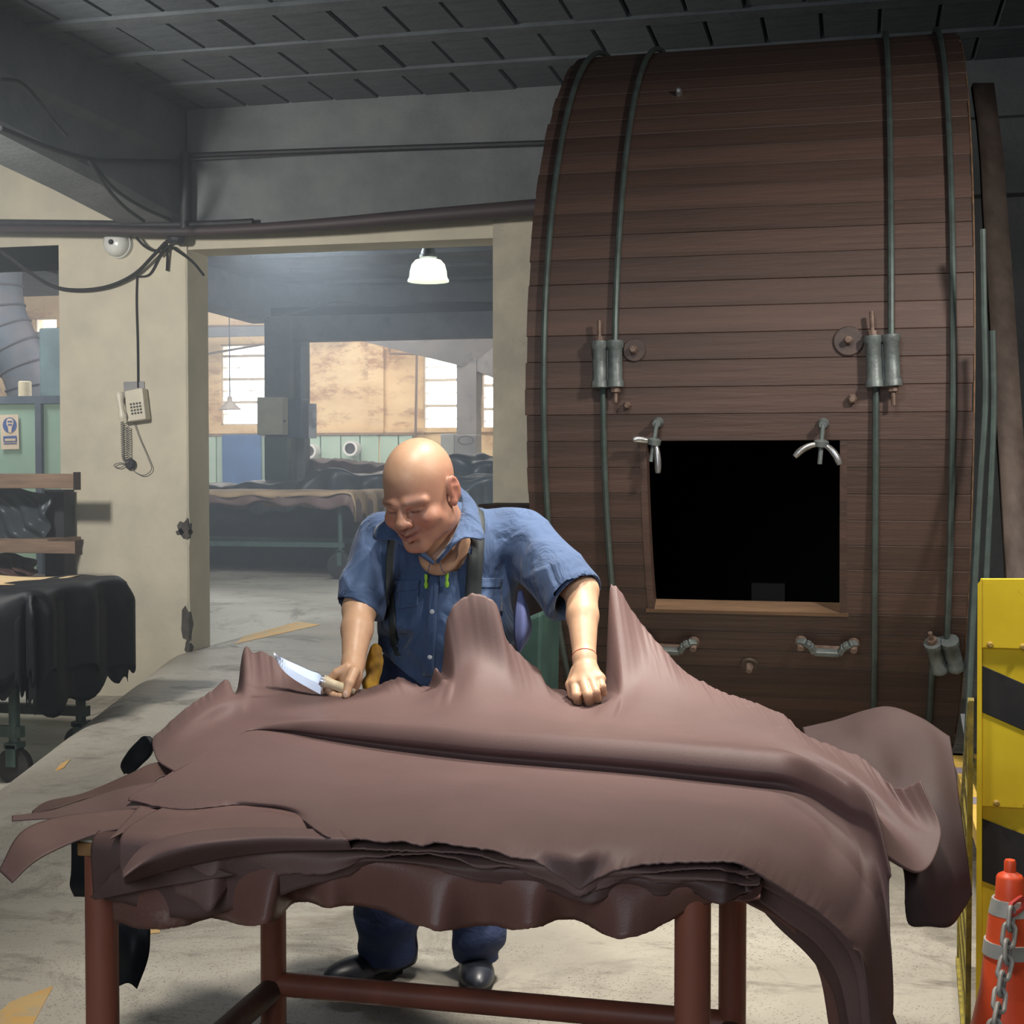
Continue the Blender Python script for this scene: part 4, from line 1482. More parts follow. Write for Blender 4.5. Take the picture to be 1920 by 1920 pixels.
def nets(F, lo, hi, h, B=8):
    """surface nets of F on a grid of step h, evaluated only in blocks near the surface"""
    lo = np.array(lo, float)
    n = np.ceil((np.array(hi) - lo) / (h * B)).astype(int)
    N = n * B + 1
    bc = np.stack(np.meshgrid(*[np.arange(q) for q in n], indexing='ij'), -1).reshape(-1, 3)
    cen = lo + (bc + 0.5) * B * h
    act = bc[np.abs(F(cen)) < B * h * 0.87 * 1.7]
    V = np.full(N, 1.0, np.float32)
    loc = np.stack(np.meshgrid(*[np.arange(B + 1)] * 3, indexing='ij'), -1).reshape(-1, 3)
    for s in range(0, len(act), 1500):
        idx = (act[s:s + 1500, None, :] * B + loc[None]).reshape(-1, 3)
        V[idx[:, 0], idx[:, 1], idx[:, 2]] = F(lo + idx * h)
    # inactive interior blocks must be negative: fill by sign of block centres
    sgn = F(cen) < 0
    am = np.zeros(n, bool)
    am[act[:, 0], act[:, 1], act[:, 2]] = True
    for b_ in bc[sgn & ~am[bc[:, 0], bc[:, 1], bc[:, 2]]]:
        sl = V[b_[0] * B:b_[0] * B + B + 1, b_[1] * B:b_[1] * B + B + 1, b_[2] * B:b_[2] * B + B + 1]
        sl[sl == 1.0] = -1.0
    ins = V < 0
    c8 = [(i, j, k) for i in (0, 1) for j in (0, 1) for k in (0, 1)]
    S_ = tuple(q - 1 for q in N)

    def sub(A, o):
        return A[o[0]:o[0] + S_[0], o[1]:o[1] + S_[1], o[2]:o[2] + S_[2]]
    cnt = sum(sub(ins, o).astype(np.int8) for o in c8)
    cells = np.argwhere((cnt > 0) & (cnt < 8))
    vid = np.full(S_, -1, np.int32)
    vid[cells[:, 0], cells[:, 1], cells[:, 2]] = np.arange(len(cells))
    acc = np.zeros((len(cells), 3))
    w = np.zeros(len(cells))
    for a in c8:
        for ax in range(3):
            if a[ax] == 0:
                b_ = list(a)
                b_[ax] = 1
                va = V[cells[:, 0] + a[0], cells[:, 1] + a[1], cells[:, 2] + a[2]]
                vb = V[cells[:, 0] + b_[0], cells[:, 1] + b_[1], cells[:, 2] + b_[2]]
                x = (va < 0) != (vb < 0)
                t = np.where(x, va / (va - vb + 1e-12), 0)
                p = np.tile(np.array(a, float), (len(cells), 1))
                p[:, ax] = t
                acc += np.where(x[:, None], p, 0)
                w += x
    verts = lo + (cells + acc / w[:, None]) * h
    faces = []
    for ax in range(3):
        o = [0, 0, 0]
        o[ax] = 1
        A = ins[tuple(slice(0, N[i] - o[i]) for i in range(3))]
        Bm = ins[tuple(slice(o[i], N[i]) for i in range(3))]
        E = np.argwhere(A != Bm)
        u, v_ = (ax + 1) % 3, (ax + 2) % 3
        E = E[(E[:, u] > 0) & (E[:, v_] > 0) & (E[:, u] < S_[u]) & (E[:, v_] < S_[v_])]
        flip = A[E[:, 0], E[:, 1], E[:, 2]]
        q = []
        for du, dv in ((1, 1), (0, 1), (0, 0), (1, 0)):
            c = E.copy()
            c[:, u] -= du
            c[:, v_] -= dv
            q.append(vid[c[:, 0], c[:, 1], c[:, 2]])
        q = np.stack(q, 1)
        q[~flip] = q[~flip][:, ::-1]
        faces.append(q)
    faces = np.concatenate(faces)
    faces = faces[(faces >= 0).all(1)]
    return verts, faces


def mesh_np(name, verts, faces):
    me = bpy.data.meshes.new(name)
    me.vertices.add(len(verts))
    me.vertices.foreach_set('co', np.asarray(verts, np.float32).ravel())
    me.loops.add(faces.size)
    me.loops.foreach_set('vertex_index', faces.astype(np.int32).ravel())
    me.polygons.add(len(faces))
    me.polygons.foreach_set('loop_start', np.arange(0, faces.size, 4, dtype=np.int32))
    me.polygons.foreach_set('use_smooth', np.ones(len(faces), bool))
    me.update(calc_edges=True)
    me.validate()
    return me


def smooth_mesh(verts, faces, it=2, lam=0.5):
    e = np.concatenate([faces[:, [0, 1]], faces[:, [1, 2]], faces[:, [2, 3]], faces[:, [3, 0]]])
    for _ in range(it):
        acc = np.zeros_like(verts)
        cnt = np.zeros(len(verts))
        np.add.at(acc, e[:, 0], verts[e[:, 1]])
        np.add.at(acc, e[:, 1], verts[e[:, 0]])
        np.add.at(cnt, e[:, 0], 1)
        np.add.at(cnt, e[:, 1], 1)
        verts = verts + lam * (acc / np.maximum(cnt, 1)[:, None] - verts)
    return verts


def vcol(me, name, cols):
    at = me.color_attributes.new(name, 'FLOAT_COLOR', 'POINT')
    c = np.ones((len(me.vertices), 4), np.float32)
    c[:, :3] = cols
    at.data.foreach_set('color', c.ravel())


# ---- joints (photo position, metres ahead)
NB = K(846, 1030, 3.70)
SHR, SHL = K(978, 1005, 3.75), K(716, 1012, 3.70)
ELR, ELL = K(1090, 1108, 3.56), K(674, 1142, 3.60)
WRR, WRL = K(1096, 1236, 3.40), K(662, 1246, 3.46)

# ---- head basis
hf = np.array([-0.40, -0.80, -0.45])
hf /= np.linalg.norm(hf)
hu = np.array([-0.24, -0.36, 0.90])
hu -= hf * hu.dot(hf)
hu /= np.linalg.norm(hu)
hs = np.cross(hu, hf)
HO = K(787, 921, 3.53)
HS = 1.06
HB = np.array([hs, hf, hu])


def hp(a, b, c):
    return HO + HS * (a * hs + b * hf + c * hu)


SK = Field()
# torso core hidden by the shirt keeps the figure in one piece
SK.ell(K(838, 1110, 3.78), (0.155, 0.10, 0.16), 0.03)
SK.ell(K(838, 1230, 3.80), (0.115, 0.085, 0.16), 0.05)
SK.ell(K(822, 1340, 3.86), (0.14, 0.10, 0.12), 0.05)
SK.cone(SHL + np.array([0, 0.02, -0.03]), SHR + np.array([0, 0.02, -0.03]), 0.04, 0.04, 0.03)
# legs inside the trousers
for hip, kn_, an in ((K(770, 1370, 3.86), K(738, 1560, 3.80), K(728, 1800, 3.90)), (K(870, 1370, 3.88), K(885, 1570, 3.84), K(892, 1815, 3.93))):
    SK.chain([hip, kn_, an], [0.07, 0.05, 0.035], 0.03)
# neck
SK.cone(hp(0, -0.035, -0.045), NB, 0.054, 0.064, 0.03)
SK.ell(NB + np.array([0, 0.01, -0.05]), (0.085, 0.06, 0.05), 0.04)
SK.ell(K(822, 1042, 3.60), (0.05, 0.03, 0.05), 0.03)
# arms
for sh, el, wr in ((SHR, ELR, WRR), (SHL, ELL, WRL)):
    SK.cone(sh, el, 0.052, 0.043, 0.02)
    mid = el * 0.62 + wr * 0.38
    SK.chain([el, mid, wr], [0.041, 0.0385, 0.0265], 0.012)
# skull and face
def he(a, b, c, ra, rb, rc, k=0.012, mode='u'):
    SK.ell(hp(a, b, c), np.array([ra, rb, rc]) * HS, k, HB, mode)


def hc(p, q, r0, r1, k=0.006, mode='u'):
    SK.cone(hp(*p), hp(*q), r0 * HS, r1 * HS, k, mode)


he(0, -0.012, 0.030, 0.0765, 0.098, 0.090, 0.02)
he(0, 0.028, -0.030, 0.0665, 0.066, 0.080, 0.03)
he(0, 0.035, -0.075, 0.056, 0.048, 0.042, 0.025)
hc((-0.012, 0.074, -0.100), (0.012, 0.074, -0.100), 0.020, 0.020, 0.018)
for s in (-1, 1):
    he(s * 0.043, 0.058, -0.036, 0.028, 0.030, 0.026, 0.014)
    he(s * 0.060, 0.010, -0.065, 0.016, 0.035, 0.030, 0.02)
    hc((s * 0.016, 0.088, 0.012), (s * 0.050, 0.070, 0.010), 0.011, 0.009, 0.014)
    he(s * 0.031, 0.094, -0.006, 0.019, 0.011, 0.008, 0.008, 's')
    he(s * 0.031, 0.076, -0.006, 0.015, 0.0125, 0.011, 0.004)
    hc((s * 0.019, 0.0905, -0.008), (s * 0.031, 0.0915, -0.0095), 0.0014, 0.0018, 0.002, 's')
    hc((s * 0.031, 0.0915, -0.0095), (s * 0.045, 0.085, -0.007), 0.0018, 0.0012, 0.002, 's')
hc((0, 0.088, 0.004), (0, 0.106, -0.026), 0.0095, 0.0125, 0.010)
he(0, 0.110, -0.030, 0.0135, 0.012, 0.011, 0.006)
for s in (-1, 1):
    he(s * 0.0145, 0.100, -0.033, 0.010, 0.011, 0.009, 0.005)
    he(s * 0.0075, 0.108, -0.042, 0.0042, 0.005, 0.004, 0.003, 's')
    hc((s * 0.021, 0.098, -0.030), (s * 0.036, 0.084, -0.060), 0.003, 0.003, 0.006, 's')
# smiling mouth
he(0, 0.086, -0.060, 0.030, 0.016, 0.020, 0.012)
for s in (-1, 1):
    hc((0, 0.1015, -0.059), (s * 0.028, 0.088, -0.052), 0.0055, 0.003, 0.004)
    hc((0, 0.0985, -0.0735), (s * 0.024, 0.088, -0.064), 0.0065, 0.003, 0.004)
    hc((0, 0.105, -0.0655), (s * 0.031, 0.090, -0.0565), 0.0030, 0.0022, 0.003, 's')
hc((-0.014, 0.089, -0.085), (0.014, 0.089, -0.085), 0.003, 0.003, 0.006, 's')
# ears
for s in (-1, 1):
    t = np.array([hs * s, hf, hu])
    rot = math.radians(18)
    eb = np.array([hs * s * math.cos(rot) + hf * math.sin(rot), hf * math.cos(rot) - hs * s * math.sin(rot), hu])
    SK.ell(hp(s * 0.083, -0.014, -0.004), np.array([0.0075, 0.020, 0.033]) * HS, 0.005, eb)
    SK.ell(hp(s * 0.080, -0.004, -0.032), np.array([0.0075, 0.010, 0.012]) * HS, 0.004, eb)
    SK.ell(hp(s * 0.0925, -0.008, -0.006), np.array([0.0075, 0.0105, 0.018]) * HS, 0.003, eb, 's')
    SK.ell(hp(s * 0.0915, -0.015, 0.012), np.array([0.005, 0.012, 0.010]) * HS, 0.003, eb, 's')
# ---- image-right hand: loose fist pressing down
PR = K(1099, 1264, 3.37)
SK.cone(WRR, PR, 0.0265, 0.026, 0.012)
mcp = [K(1078, 1282, 3.350), K(1094, 1279, 3.338), K(1110, 1277, 3.338), K(1124, 1273, 3.348)]
pip = [K(1081, 1304, 3.312), K(1102, 1303, 3.302), K(1117, 1297, 3.308), K(1129, 1287, 3.325)]
dip = [K(1084, 1317, 3.334), K(1105, 1317, 3.328), K(1120, 1310, 3.332), K(1131, 1299, 3.342)]
tip = [K(1087, 1310, 3.362), K(1105, 1311, 3.360), K(1118, 1306, 3.360), K(1128, 1297, 3.362)]
SK.cone(mcp[0], mcp[3], 0.0150, 0.0135, 0.010)
for m_, q in zip(mcp, (0.3, 0.4, 0.4, 0.3)):
    SK.cone(WRR * 0.45 + PR * 0.55 + (m_ - PR) * 0.35, m_, 0.019, 0.0125, 0.010)
for i in range(4):
    r = (0.0112, 0.0115, 0.0108, 0.0098)[i]
    SK.chain([mcp[i], pip[i], dip[i], tip[i]], [r * 1.06, r, r * 0.93, r * 0.85], 0.0018)
SK.chain([K(1082, 1258, 3.385), K(1070, 1284, 3.375), K(1074, 1302, 3.362), K(1086, 1312, 3.352)], [0.016, 0.0125, 0.0112, 0.0095], 0.004)
# ---- image-left hand gripping the knife handle
PL = K(660, 1266, 3.425)
SK.cone(WRL, PL, 0.027, 0.025, 0.012)
SK.ell(PL + np.array([-0.004, 0.002, -0.012]), (0.026, 0.024, 0.034), 0.010)
HX0, HX1 = K(604, 1276, 3.395), K(664, 1298, 3.415)           # knife handle axis
SK.chain([K(664, 1260, 3.405), K(655, 1280, 3.378), K(649, 1303, 3.366)], [0.0145, 0.0118, 0.0098], 0.005)
SK.chain([K(652, 1252, 3.425), K(631, 1262, 3.42), K(616, 1277, 3.425), K(617, 1292, 3.405)], [0.0135, 0.0108, 0.0100, 0.0088], 0.003)
SK.chain([K(650, 1262, 3.435), K(626, 1272, 3.44), K(613, 1292, 3.425), K(625, 1303, 3.395)], [0.0135, 0.0110, 0.0102, 0.0090], 0.003)
SK.chain([K(655, 1275, 3.44), K(632, 1286, 3.445), K(622, 1303, 3.425), K(638, 1306, 3.392)], [0.0130, 0.0106, 0.0100, 0.0088], 0.003)
SK.chain([K(662, 1284, 3.44), K(645, 1296, 3.445), K(640, 1307, 3.425), K(652, 1309, 3.405)], [0.0120, 0.0098, 0.0090, 0.0080], 0.003)

lo = np.minimum(K(600, 1880, 3.25), K(600, 810, 3.25)) + np.array([-0.03, 0, 0])
hi = np.array([K(1150, 1000, 3.6)[0] + 0.02, 4.0, K(780, 800, 3.5)[2]])
lo[2] = 0.03
# two resolutions: the figure above the table fine, the hidden legs come along on the same grid
v_, f_ = nets(SK, (lo[0], 3.27, lo[2]), hi, 0.0030)
v_ = smooth_mesh(v_, f_, 1, 0.4)
# skin tints: brows, lips, ruddy cheeks, scalp, dark slits; shade painted under the nose
q = (v_ - HO) @ HB.T / HS
a_, b2_, c_ = q[:, 0], q[:, 1], q[:, 2]
near = (np.abs(a_) < 0.11) & (np.abs(b2_) < 0.13) & (c_ < 0.14) & (c_ > -0.13)
base = np.tile(np.array(S(200, 162, 132)), (len(v_), 1))


def blend(colr, w_):
    global base
    w_ = np.clip(w_, 0, 1)[:, None]
    base = base * (1 - w_) + np.array(colr) * w_


blend(S(182, 136, 114), near * 1.0)
blend(S(194, 156, 128), near * np.clip((c_ - 0.03) / 0.05, 0, 1))
for s in (-1, 1):
    blend(S(186, 116, 98), near * 0.6 * np.exp(-(((a_ - s * 0.043) / 0.022)**2 + ((c_ + 0.036) / 0.02)**2)) * (b2_ > 0.03))
    br = np.exp(-(((a_ - s * 0.034) / 0.020)**4 + ((c_ - 0.0155 + 0.1 * (np.abs(a_) - 0.034)) / 0.0048)**2)) * (b2_ > 0.04)
    blend(S(104, 78, 66), near * 0.62 * br)
    ey = np.exp(-(((a_ - s * 0.031) / 0.0155)**4 + ((c_ + 0.0092) / 0.0026)**2)) * (b2_ > 0.04)
    blend(S(58, 38, 34), near * 0.85 * ey)
    blend(S(190, 120, 104), near * 0.5 * np.clip((s * a_ - 0.078) / 0.006, 0, 1) * (b2_ < 0.02))
mo = np.exp(-((a_ / 0.027)**4 + ((c_ + 0.0655 - 0.009 * (np.abs(a_) / 0.03)**1.6) / 0.0085)**2)) * (b2_ > 0.05)
blend(S(160, 92, 84), near * 0.8 * mo)
sl = np.exp(-((a_ / 0.027)**4 + ((c_ + 0.0655 - 0.009 * (np.abs(a_) / 0.03)**1.6) / 0.0022)**2)) * (b2_ > 0.05)
blend(S(88, 46, 44), near * 0.85 * sl)
nose_shade = np.exp(-((a_ / 0.030)**4 + ((c_ + 0.050) / 0.007)**2)) * (b2_ > 0.05)
blend(S(138, 104, 92), near * 0.5 * nose_shade)
W_ = K2W(v_)
me = mesh_np('person', W_, f_)
vcol(me, 'skin', base)
m_skin, n_, b_ = nt('skin')
at = n_.nodes.new('ShaderNodeVertexColor')
at.layer_name = 'skin'
mo_ = mixc(n_, ramp(n_, noise(n_, 60, 5), 0.3, 0.75), at.outputs[0], mixc(n_, 0.85, (1, 1, 1), S(226, 196, 186)), 'MULTIPLY')
sk_mix = mixc(n_, 0.35, at.outputs[0], mo_)
n_.links.new(sk_mix, b_.inputs['Base Color'])
b_.inputs['Roughness'].default_value = 0.46
b_.inputs['Subsurface Weight'].default_value = 0.08
b_.inputs['Subsurface Radius'].default_value = (0.02, 0.008, 0.004)
b_.inputs['Subsurface Scale'].default_value = 0.3
add_bump(n_, b_, noise(n_, 320, 3), 0.08, 0.003)
person = obj('person', me, m_skin)
tag(person, 'bald man in a blue short-sleeved work shirt leaning over the hide, knife in hand', 'person')

# ---- clothes -----------------------------------------------------------------------------
m_shirt = mat('blue_work_shirt', S(66, 88, 124), S(57, 77, 111), 0.85, 5, sheen=0.15)
add_bump(m_shirt.node_tree, m_shirt.node_tree.nodes['Principled BSDF'], noise(m_shirt.node_tree, 11, 3, stretch=(1.0, 1.0, 0.55), rough=0.45, dist=1.6), 0.55, 0.035)
m_trous = mat('navy_trousers', S(44, 58, 96), S(36, 48, 80), 0.85, 6)
add_bump(m_trous.node_tree, m_trous.node_tree.nodes['Principled BSDF'], noise(m_trous.node_tree, 14, 3, stretch=(1, 1, 1.6), rough=0.45, dist=1.0), 0.25, 0.03)
m_strap = mat('dark_suspender', S(48, 54, 54), S(40, 44, 46), 0.7, 20)


def folds(P):
    x, y, z = P[:, 0], P[:, 1], P[:, 2]
    def cr(t):
        return np.abs(np.sin(t)) ** 0.7 - 0.6
    return (0.0085 * cr(19 * x + 14 * z + 1.9 * np.sin(9 * z + 5 * x)) * np.clip((1.2 - z) / 0.12, 0.25, 1)
            + 0.0062 * cr(-19 * x + 25 * z + 1.9 * np.sin(7 * x + 4 * z)) * np.clip(0.35 + 2.5 * np.abs(x + 0.16), 0.4, 1) + 0.0015 * np.sin(70 * x + 25 * z + 30 * y))


SH = Field()
SH.ell(K(842, 1080, 3.76), (0.185, 0.125, 0.135), 0.03)
SH.ell(K(838, 1175, 3.74), (0.185, 0.145, 0.13), 0.06)
SH.ell(K(836, 1265, 3.78), (0.180, 0.135, 0.12), 0.06)
SH.cone(SHL + np.array([0.02, 0, 0]), NB + np.array([-0.03, 0.01, -0.02]), 0.062, 0.06, 0.04)
SH.cone(SHR + np.array([-0.02, 0, 0]), NB + np.array([0.03, 0.01, -0.02]), 0.062, 0.06, 0.04)
SH.ell(K(842, 1010, 3.83), (0.15, 0.08, 0.10), 0.05)
SH.cone(SHL + np.array([0.03, 0.03, 0.0]), SHR + np.array([-0.03, 0.03, 0.0]), 0.07, 0.07, 0.03)
# sleeves, hollowed at the hem
hemR, hemL = K(1078, 1112, 3.56), K(670, 1134, 3.615)
SH.cone(SHR, hemR, 0.074, 0.074, 0.025)
SH.cone(SHR + np.array([0, 0, -0.03]), hemR + np.array([-0.014, 0.0, -0.012]), 0.066, 0.066, 0.02)
SH.cone(SHL, hemL, 0.070, 0.058, 0.025)
SH.cone(SHL, hemL + np.array([0.018, 0.01, -0.002]), 0.060, 0.056, 0.02)
SH.disp(folds)


def hem_cut(c, n, side):
    n = n / np.linalg.norm(n)

    def fn(P):
        d = (P - c) @ n
        far_ = ((P - c)**2).sum(1) > 0.16**2
        return np.where(far_, -1.0, d)
    return fn


t0_, t1_ = K(690, 1210, 3.66), K(805, 1296, 3.66)


def tail_cut(P):
    zl_ = t0_[2] + (t1_[2] - t0_[2]) * (P[:, 0] - t0_[0]) / (t1_[0] - t0_[0])
    zl_ = np.clip(zl_, t1_[2], t0_[2] + 0.03)
    return np.where(P[:, 2] < 1.0, (zl_ - P[:, 2]) * 0.8, -1.0)


SH.cut(tail_cut)
nR = hemR - SHR
nL = hemL - SHL
SH.cut(hem_cut(hemR + nR / np.linalg.norm(nR) * 0.012, nR + np.array([0.03, 0, -0.05]), 1))
SH.cut(hem_cut(hemL + nL / np.linalg.norm(nL) * 0.010, nL + np.array([-0.01, 0, 0.0]), -1))
SH.cone(hemR - nR * 0.45, hemR + nR * 0.4, 0.058, 0.066, 0.004, 's')
SH.cone(hemL - nL * 0.35, hemL + nL * 0.4, 0.048, 0.052, 0.004, 's')
# neck opening
SH.cone(hp(0, -0.03, -0.06), NB + np.array([0, 0.01, -0.045]), 0.066, 0.058, 0.008, 's')
SH.chain([K(838, 1000, 3.60), K(828, 1025, 3.585), K(817, 1050, 3.575)], [0.036, 0.022, 0.004], 0.006, 's')
vs, fs = nets(SH, K(620, 1360, 3.5) * np.array([1, 0, 1]) + np.array([-0.02, 3.50, 0]), (K(1130, 1000, 3.6)[0], 4.0, K(800, 920, 3.7)[2]), 0.0042)
vs = smooth_mesh(vs, fs, 1, 0.4)
shirt = obj('shirt', mesh_np('shirt', K2W(vs), fs), m_shirt, person)
shirt['label'] = 'blue short-sleeved work shirt'


def hit(Fd, px, py, d0=3.2, d1=4.1, off=0.0):
    """where the line of sight through a photo position meets an implicit surface"""
    d = d0
    for _ in range(120):
        p = K(px, py, d)
        e = Fd(p[None])[0]
        if e < 0.0006 or d > d1:
            break
        d += max(e * 0.7, 0.0008)
    return K(px, py, d - off)


def strip(Fd, path, wpx, off, name, m, parent, th=0.003, seg=24, wvec=(1, 0)):
    P = np.array(path, float)
    ctr = crom(np.c_[P, np.zeros(len(P))], seg)[:, :2]
    G = np.array([[hit(Fd, x + wvec[0] * wpx * t, y + wvec[1] * wpx * t, off=off) for t in (-0.5, -0.17, 0.17, 0.5)] for x, y in ctr])
    return MB().grid(K2W(G)).build(name, m, parent, smooth=True, angle=180, solid=th, fix=False)


strip(SH, [(890, 952), (894, 975), (894, 1005), (890, 1060), (887, 1110), (884, 1170)], 30, 0.010, 'suspender_strap', m_strap, person)
strip(SH, [(735, 1004), (730, 1050), (730, 1100), (734, 1150), (738, 1200), (744, 1228)], 13, 0.007, 'suspender_strap', m_strap, person)


def cloth_patch(corners, name, parent, off, m, n=12, th=0.002):
    """four photo corners: tl, tr, br, bl"""
    a, b_, c, d = [np.array(q, float) for q in corners]
    G = np.array([[hit(SH, *((a * (1 - s) + b_ * s) * (1 - t) + (d * (1 - s) + c * s) * t), off=off) for s in np.linspace(0, 1, n)] for t in np.linspace(0, 1, n)])
    return MB().grid(K2W(G)).build(name, m, parent, smooth=True, angle=180, solid=th, fix=False)


cloth_patch([(742, 1094), (786, 1093), (784, 1136), (748, 1142)], 'pocket', shirt, 0.004, m_shirt)
cloth_patch([(740, 1090), (787, 1088), (781, 1106), (746, 1110)], 'pocket_flap', shirt, 0.0075, m_shirt)
cloth_patch([(868, 1088), (940, 1088), (942, 1150), (868, 1145)], 'pocket', shirt, 0.003, m_shirt)
cloth_patch([(866, 1084), (942, 1084), (938, 1102), (870, 1102)], 'pocket_flap', shirt, 0.005, m_shirt)
strip(SH, [(816, 1062), (812, 1110), (809, 1160), (805, 1225), (803, 1268)], 20, 0.003, 'placket', m_shirt, shirt)
m_btn = mat('white_button', S(206, 210, 214), S(186, 190, 196), 0.4, 40)
for bx, by in ((814, 1066), (810, 1147), (806, 1232)):
    p = K2W(hit(SH, bx, by, off=0.006))
    mb = MB()
    mb.tube([p + FWD * 0.003, p - FWD * 0.0005, p - FWD * 0.002], [0.006, 0.006, 0.003], 12)
    mb.build('button', m_btn, shirt, smooth=True)


def leaf(inner, outer, name):
    n = 24
    A = crom(np.array([K(*p) for p in inner]), n)
    Bv = crom(np.array([K(*p) for p in outer]), n)
    G = np.array([A * (1 - t) + Bv * t - np.array([0, 0.010, 0])[None] * math.sin(math.pi * t) for t in np.linspace(0, 1, 8)])
    return MB().grid(K2W(G)).build(name, m_shirt, shirt, smooth=True, angle=180, solid=0.004, fix=False)


leaf([(852, 905, 3.70), (866, 935, 3.655), (862, 975, 3.60), (846, 1012, 3.555), (818, 1052, 3.545)],
     [(876, 925, 3.71), (893, 948, 3.655), (902, 985, 3.595), (907, 1012, 3.555), (866, 1012, 3.53), (820, 1056, 3.54)][0:3] + [(907, 1011, 3.555), (872, 1008, 3.530), (820, 1056, 3.535)], 'collar')
leaf([(742, 962, 3.60), (752, 990, 3.57), (772, 1015, 3.55), (798, 1038, 3.545), (815, 1054, 3.545)],
     [(722, 975, 3.62), (703, 992, 3.595), (700, 1010, 3.58), (738, 1012, 3.55), (775, 1034, 3.53), (813, 1058, 3.535)], 'collar')
# loose shirt tail at his side
G = loft([[(972, 1108, 3.70), (966, 1150, 3.66), (964, 1190, 3.64), (970, 1222, 3.63)], [(978, 1108, 3.70), (982, 1150, 3.62), (982, 1190, 3.60), (974, 1222, 3.62)], [(980, 1110, 3.72), (992, 1150, 3.66), (996, 1182, 3.66), (976, 1222, 3.63)]], 20, 10, byx=False)
MB().grid(G).build('shirt_tail', mat('blue_shirt_inside', S(132, 142, 196), S(118, 128, 182), 0.85, 6), shirt, smooth=True, angle=180, solid=0.003, fix=False)

# trousers
TR = Field()
TR.ell(K(815, 1320, 3.86), (0.166, 0.120, 0.17), 0.04)
TR.ell(K(815, 1250, 3.83), (0.15, 0.105, 0.10), 0.04)
hl_, hr_ = K(768, 1380, 3.86), K(872, 1380, 3.88)
kl_, kr_ = K(738, 1560, 3.80), K(888, 1575, 3.84)
al_, ar_ = K(728, 1806, 3.90), K(892, 1822, 3.92)
TR.chain([hl_, kl_, K(726, 1700, 3.83), al_], [0.098, 0.086, 0.084, 0.076], 0.03)
TR.chain([hr_, kr_, K(898, 1740, 3.86), ar_], [0.098, 0.084, 0.072, 0.056], 0.03)
TR.disp(lambda P: 0.004 * np.sin(60 * P[:, 2] + 14 * P[:, 0] + 2 * np.sin(30 * P[:, 0])) * np.clip((0.5 - P[:, 2]) / 0.2, 0.2, 1) + 0.003 * np.sin(38 * P[:, 0] - 40 * P[:, 2]))
TR.cut(lambda P: 0.045 - P[:, 2])
vt, ft = nets(TR, (K(620, 1500, 3.8)[0], 3.62, 0.035), (K(1010, 1500, 3.8)[0], 4.06, K(800, 1180, 3.8)[2]), 0.006)
tro = obj('trousers', mesh_np('trousers', K2W(vt), ft), m_trous, person)
# belt, showing where the shirt ends
bw = MB()
ring_ = []
for k in range(40):
    a = 2 * math.pi * k / 40
    ring_.append(K2W(K(820, 1288, 3.86) + np.array([0.186 * math.cos(a), 0.145 * math.sin(a), -0.01])))
bw.tube(ring_, 0.016, 8, closed=True)
bw.build('belt', mat('black_belt', S(30, 30, 34), S(44, 44, 48), 0.4, 20), person, smooth=True)
# shoes
m_shoe = mat('black_work_shoe', S(44, 48, 58), S(34, 36, 44), 0.4, 14)
m_sole = mat('rubber_sole', S(26, 26, 28), S(38, 36, 36), 0.8, 14)
for an, d_ in ((al_, np.array([-0.80, -0.60, 0])), (ar_, np.array([0.05, -1.0, 0]))):
    d_ = d_ / np.linalg.norm(d_)
    g = np.array([an[0], an[1], 0.0])
    sd = np.array([-d_[1], d_[0], 0])
    BS = np.array([d_, sd, [0, 0, 1.0]])
    FS = Field()
    FS.ell(g + d_ * 0.10 + np.array([0, 0, 0.030]), (0.10, 0.048, 0.040), 0.02, BS)
    FS.ell(g - d_ * 0.02 + np.array([0, 0, 0.040]), (0.072, 0.040, 0.052), 0.03, BS)
    FS.cone(g + np.array([0, 0, 0.03]), g + np.array([0, 0, 0.10]), 0.045, 0.048, 0.02)
    FS.cut(lambda P: 0.018 - P[:, 2])
    vv, ff = nets(FS, (g[0] - 0.24, g[1] - 0.24, 0.0), (g[0] + 0.24, g[1] + 0.24, 0.17), 0.005)
    so = obj('shoe', mesh_np('shoe', K2W(vv), ff), m_shoe, person)
    sb = MB()
    pts = []
    for k in range(28):
        a = 2 * math.pi * k / 28
        rx = 0.145 if math.cos(a) > 0 else 0.10
        pts.append(K2W(g + d_ * (0.055 + rx * math.cos(a)) + sd * (0.047 + 0.004 * math.cos(a)) * math.sin(a) * (1.0 if math.cos(a) > -0.5 else 0.9)))
    sb.prism(pts, (0, 0, 0.024))
    sb.build('sole', m_sole, so, bevel=0.004)
# thumb nail
tn = K(648.5, 1301, 3.3565)
SKn = MB()
SKn.add(*(lambda c: ([K2W(c + np.array([x * 0.0062 * math.cos(a) * r, -0.0012 * (1 - r), 0.0085 * math.sin(a) * r])) for r in (1.0, 0.55) for x in (1,) for a in np.linspace(0, 2 * math.pi, 12, endpoint=False)] + [K2W(c + np.array([0, -0.0014, 0]))],
                    [(k, (k + 1) % 12, 12 + (k + 1) % 12, 12 + k) for k in range(12)] + [(12 + k, 12 + (k + 1) % 12, 24) for k in range(12)]))(tn))
SKn.build('thumb_nail', mat('nail', S(226, 190, 168), None, 0.35), person, smooth=True)
# red thread bracelet
ax_ = (WRR - ELR) / np.linalg.norm(WRR - ELR)
c0 = WRR - ax_ * 0.008
e1 = np.cross(ax_, [0, 1, 0])
e1 /= np.linalg.norm(e1)
e2 = np.cross(ax_, e1)
br = MB().tube([K2W(c0 + (e1 * math.cos(a) + e2 * math.sin(a)) * 0.0288) for a in np.linspace(0, 2 * math.pi, 30, endpoint=False)], 0.0016, 6, closed=True)
br.build('bracelet', mat('red_thread', S(168, 48, 46), None, 0.7), person, smooth=True)
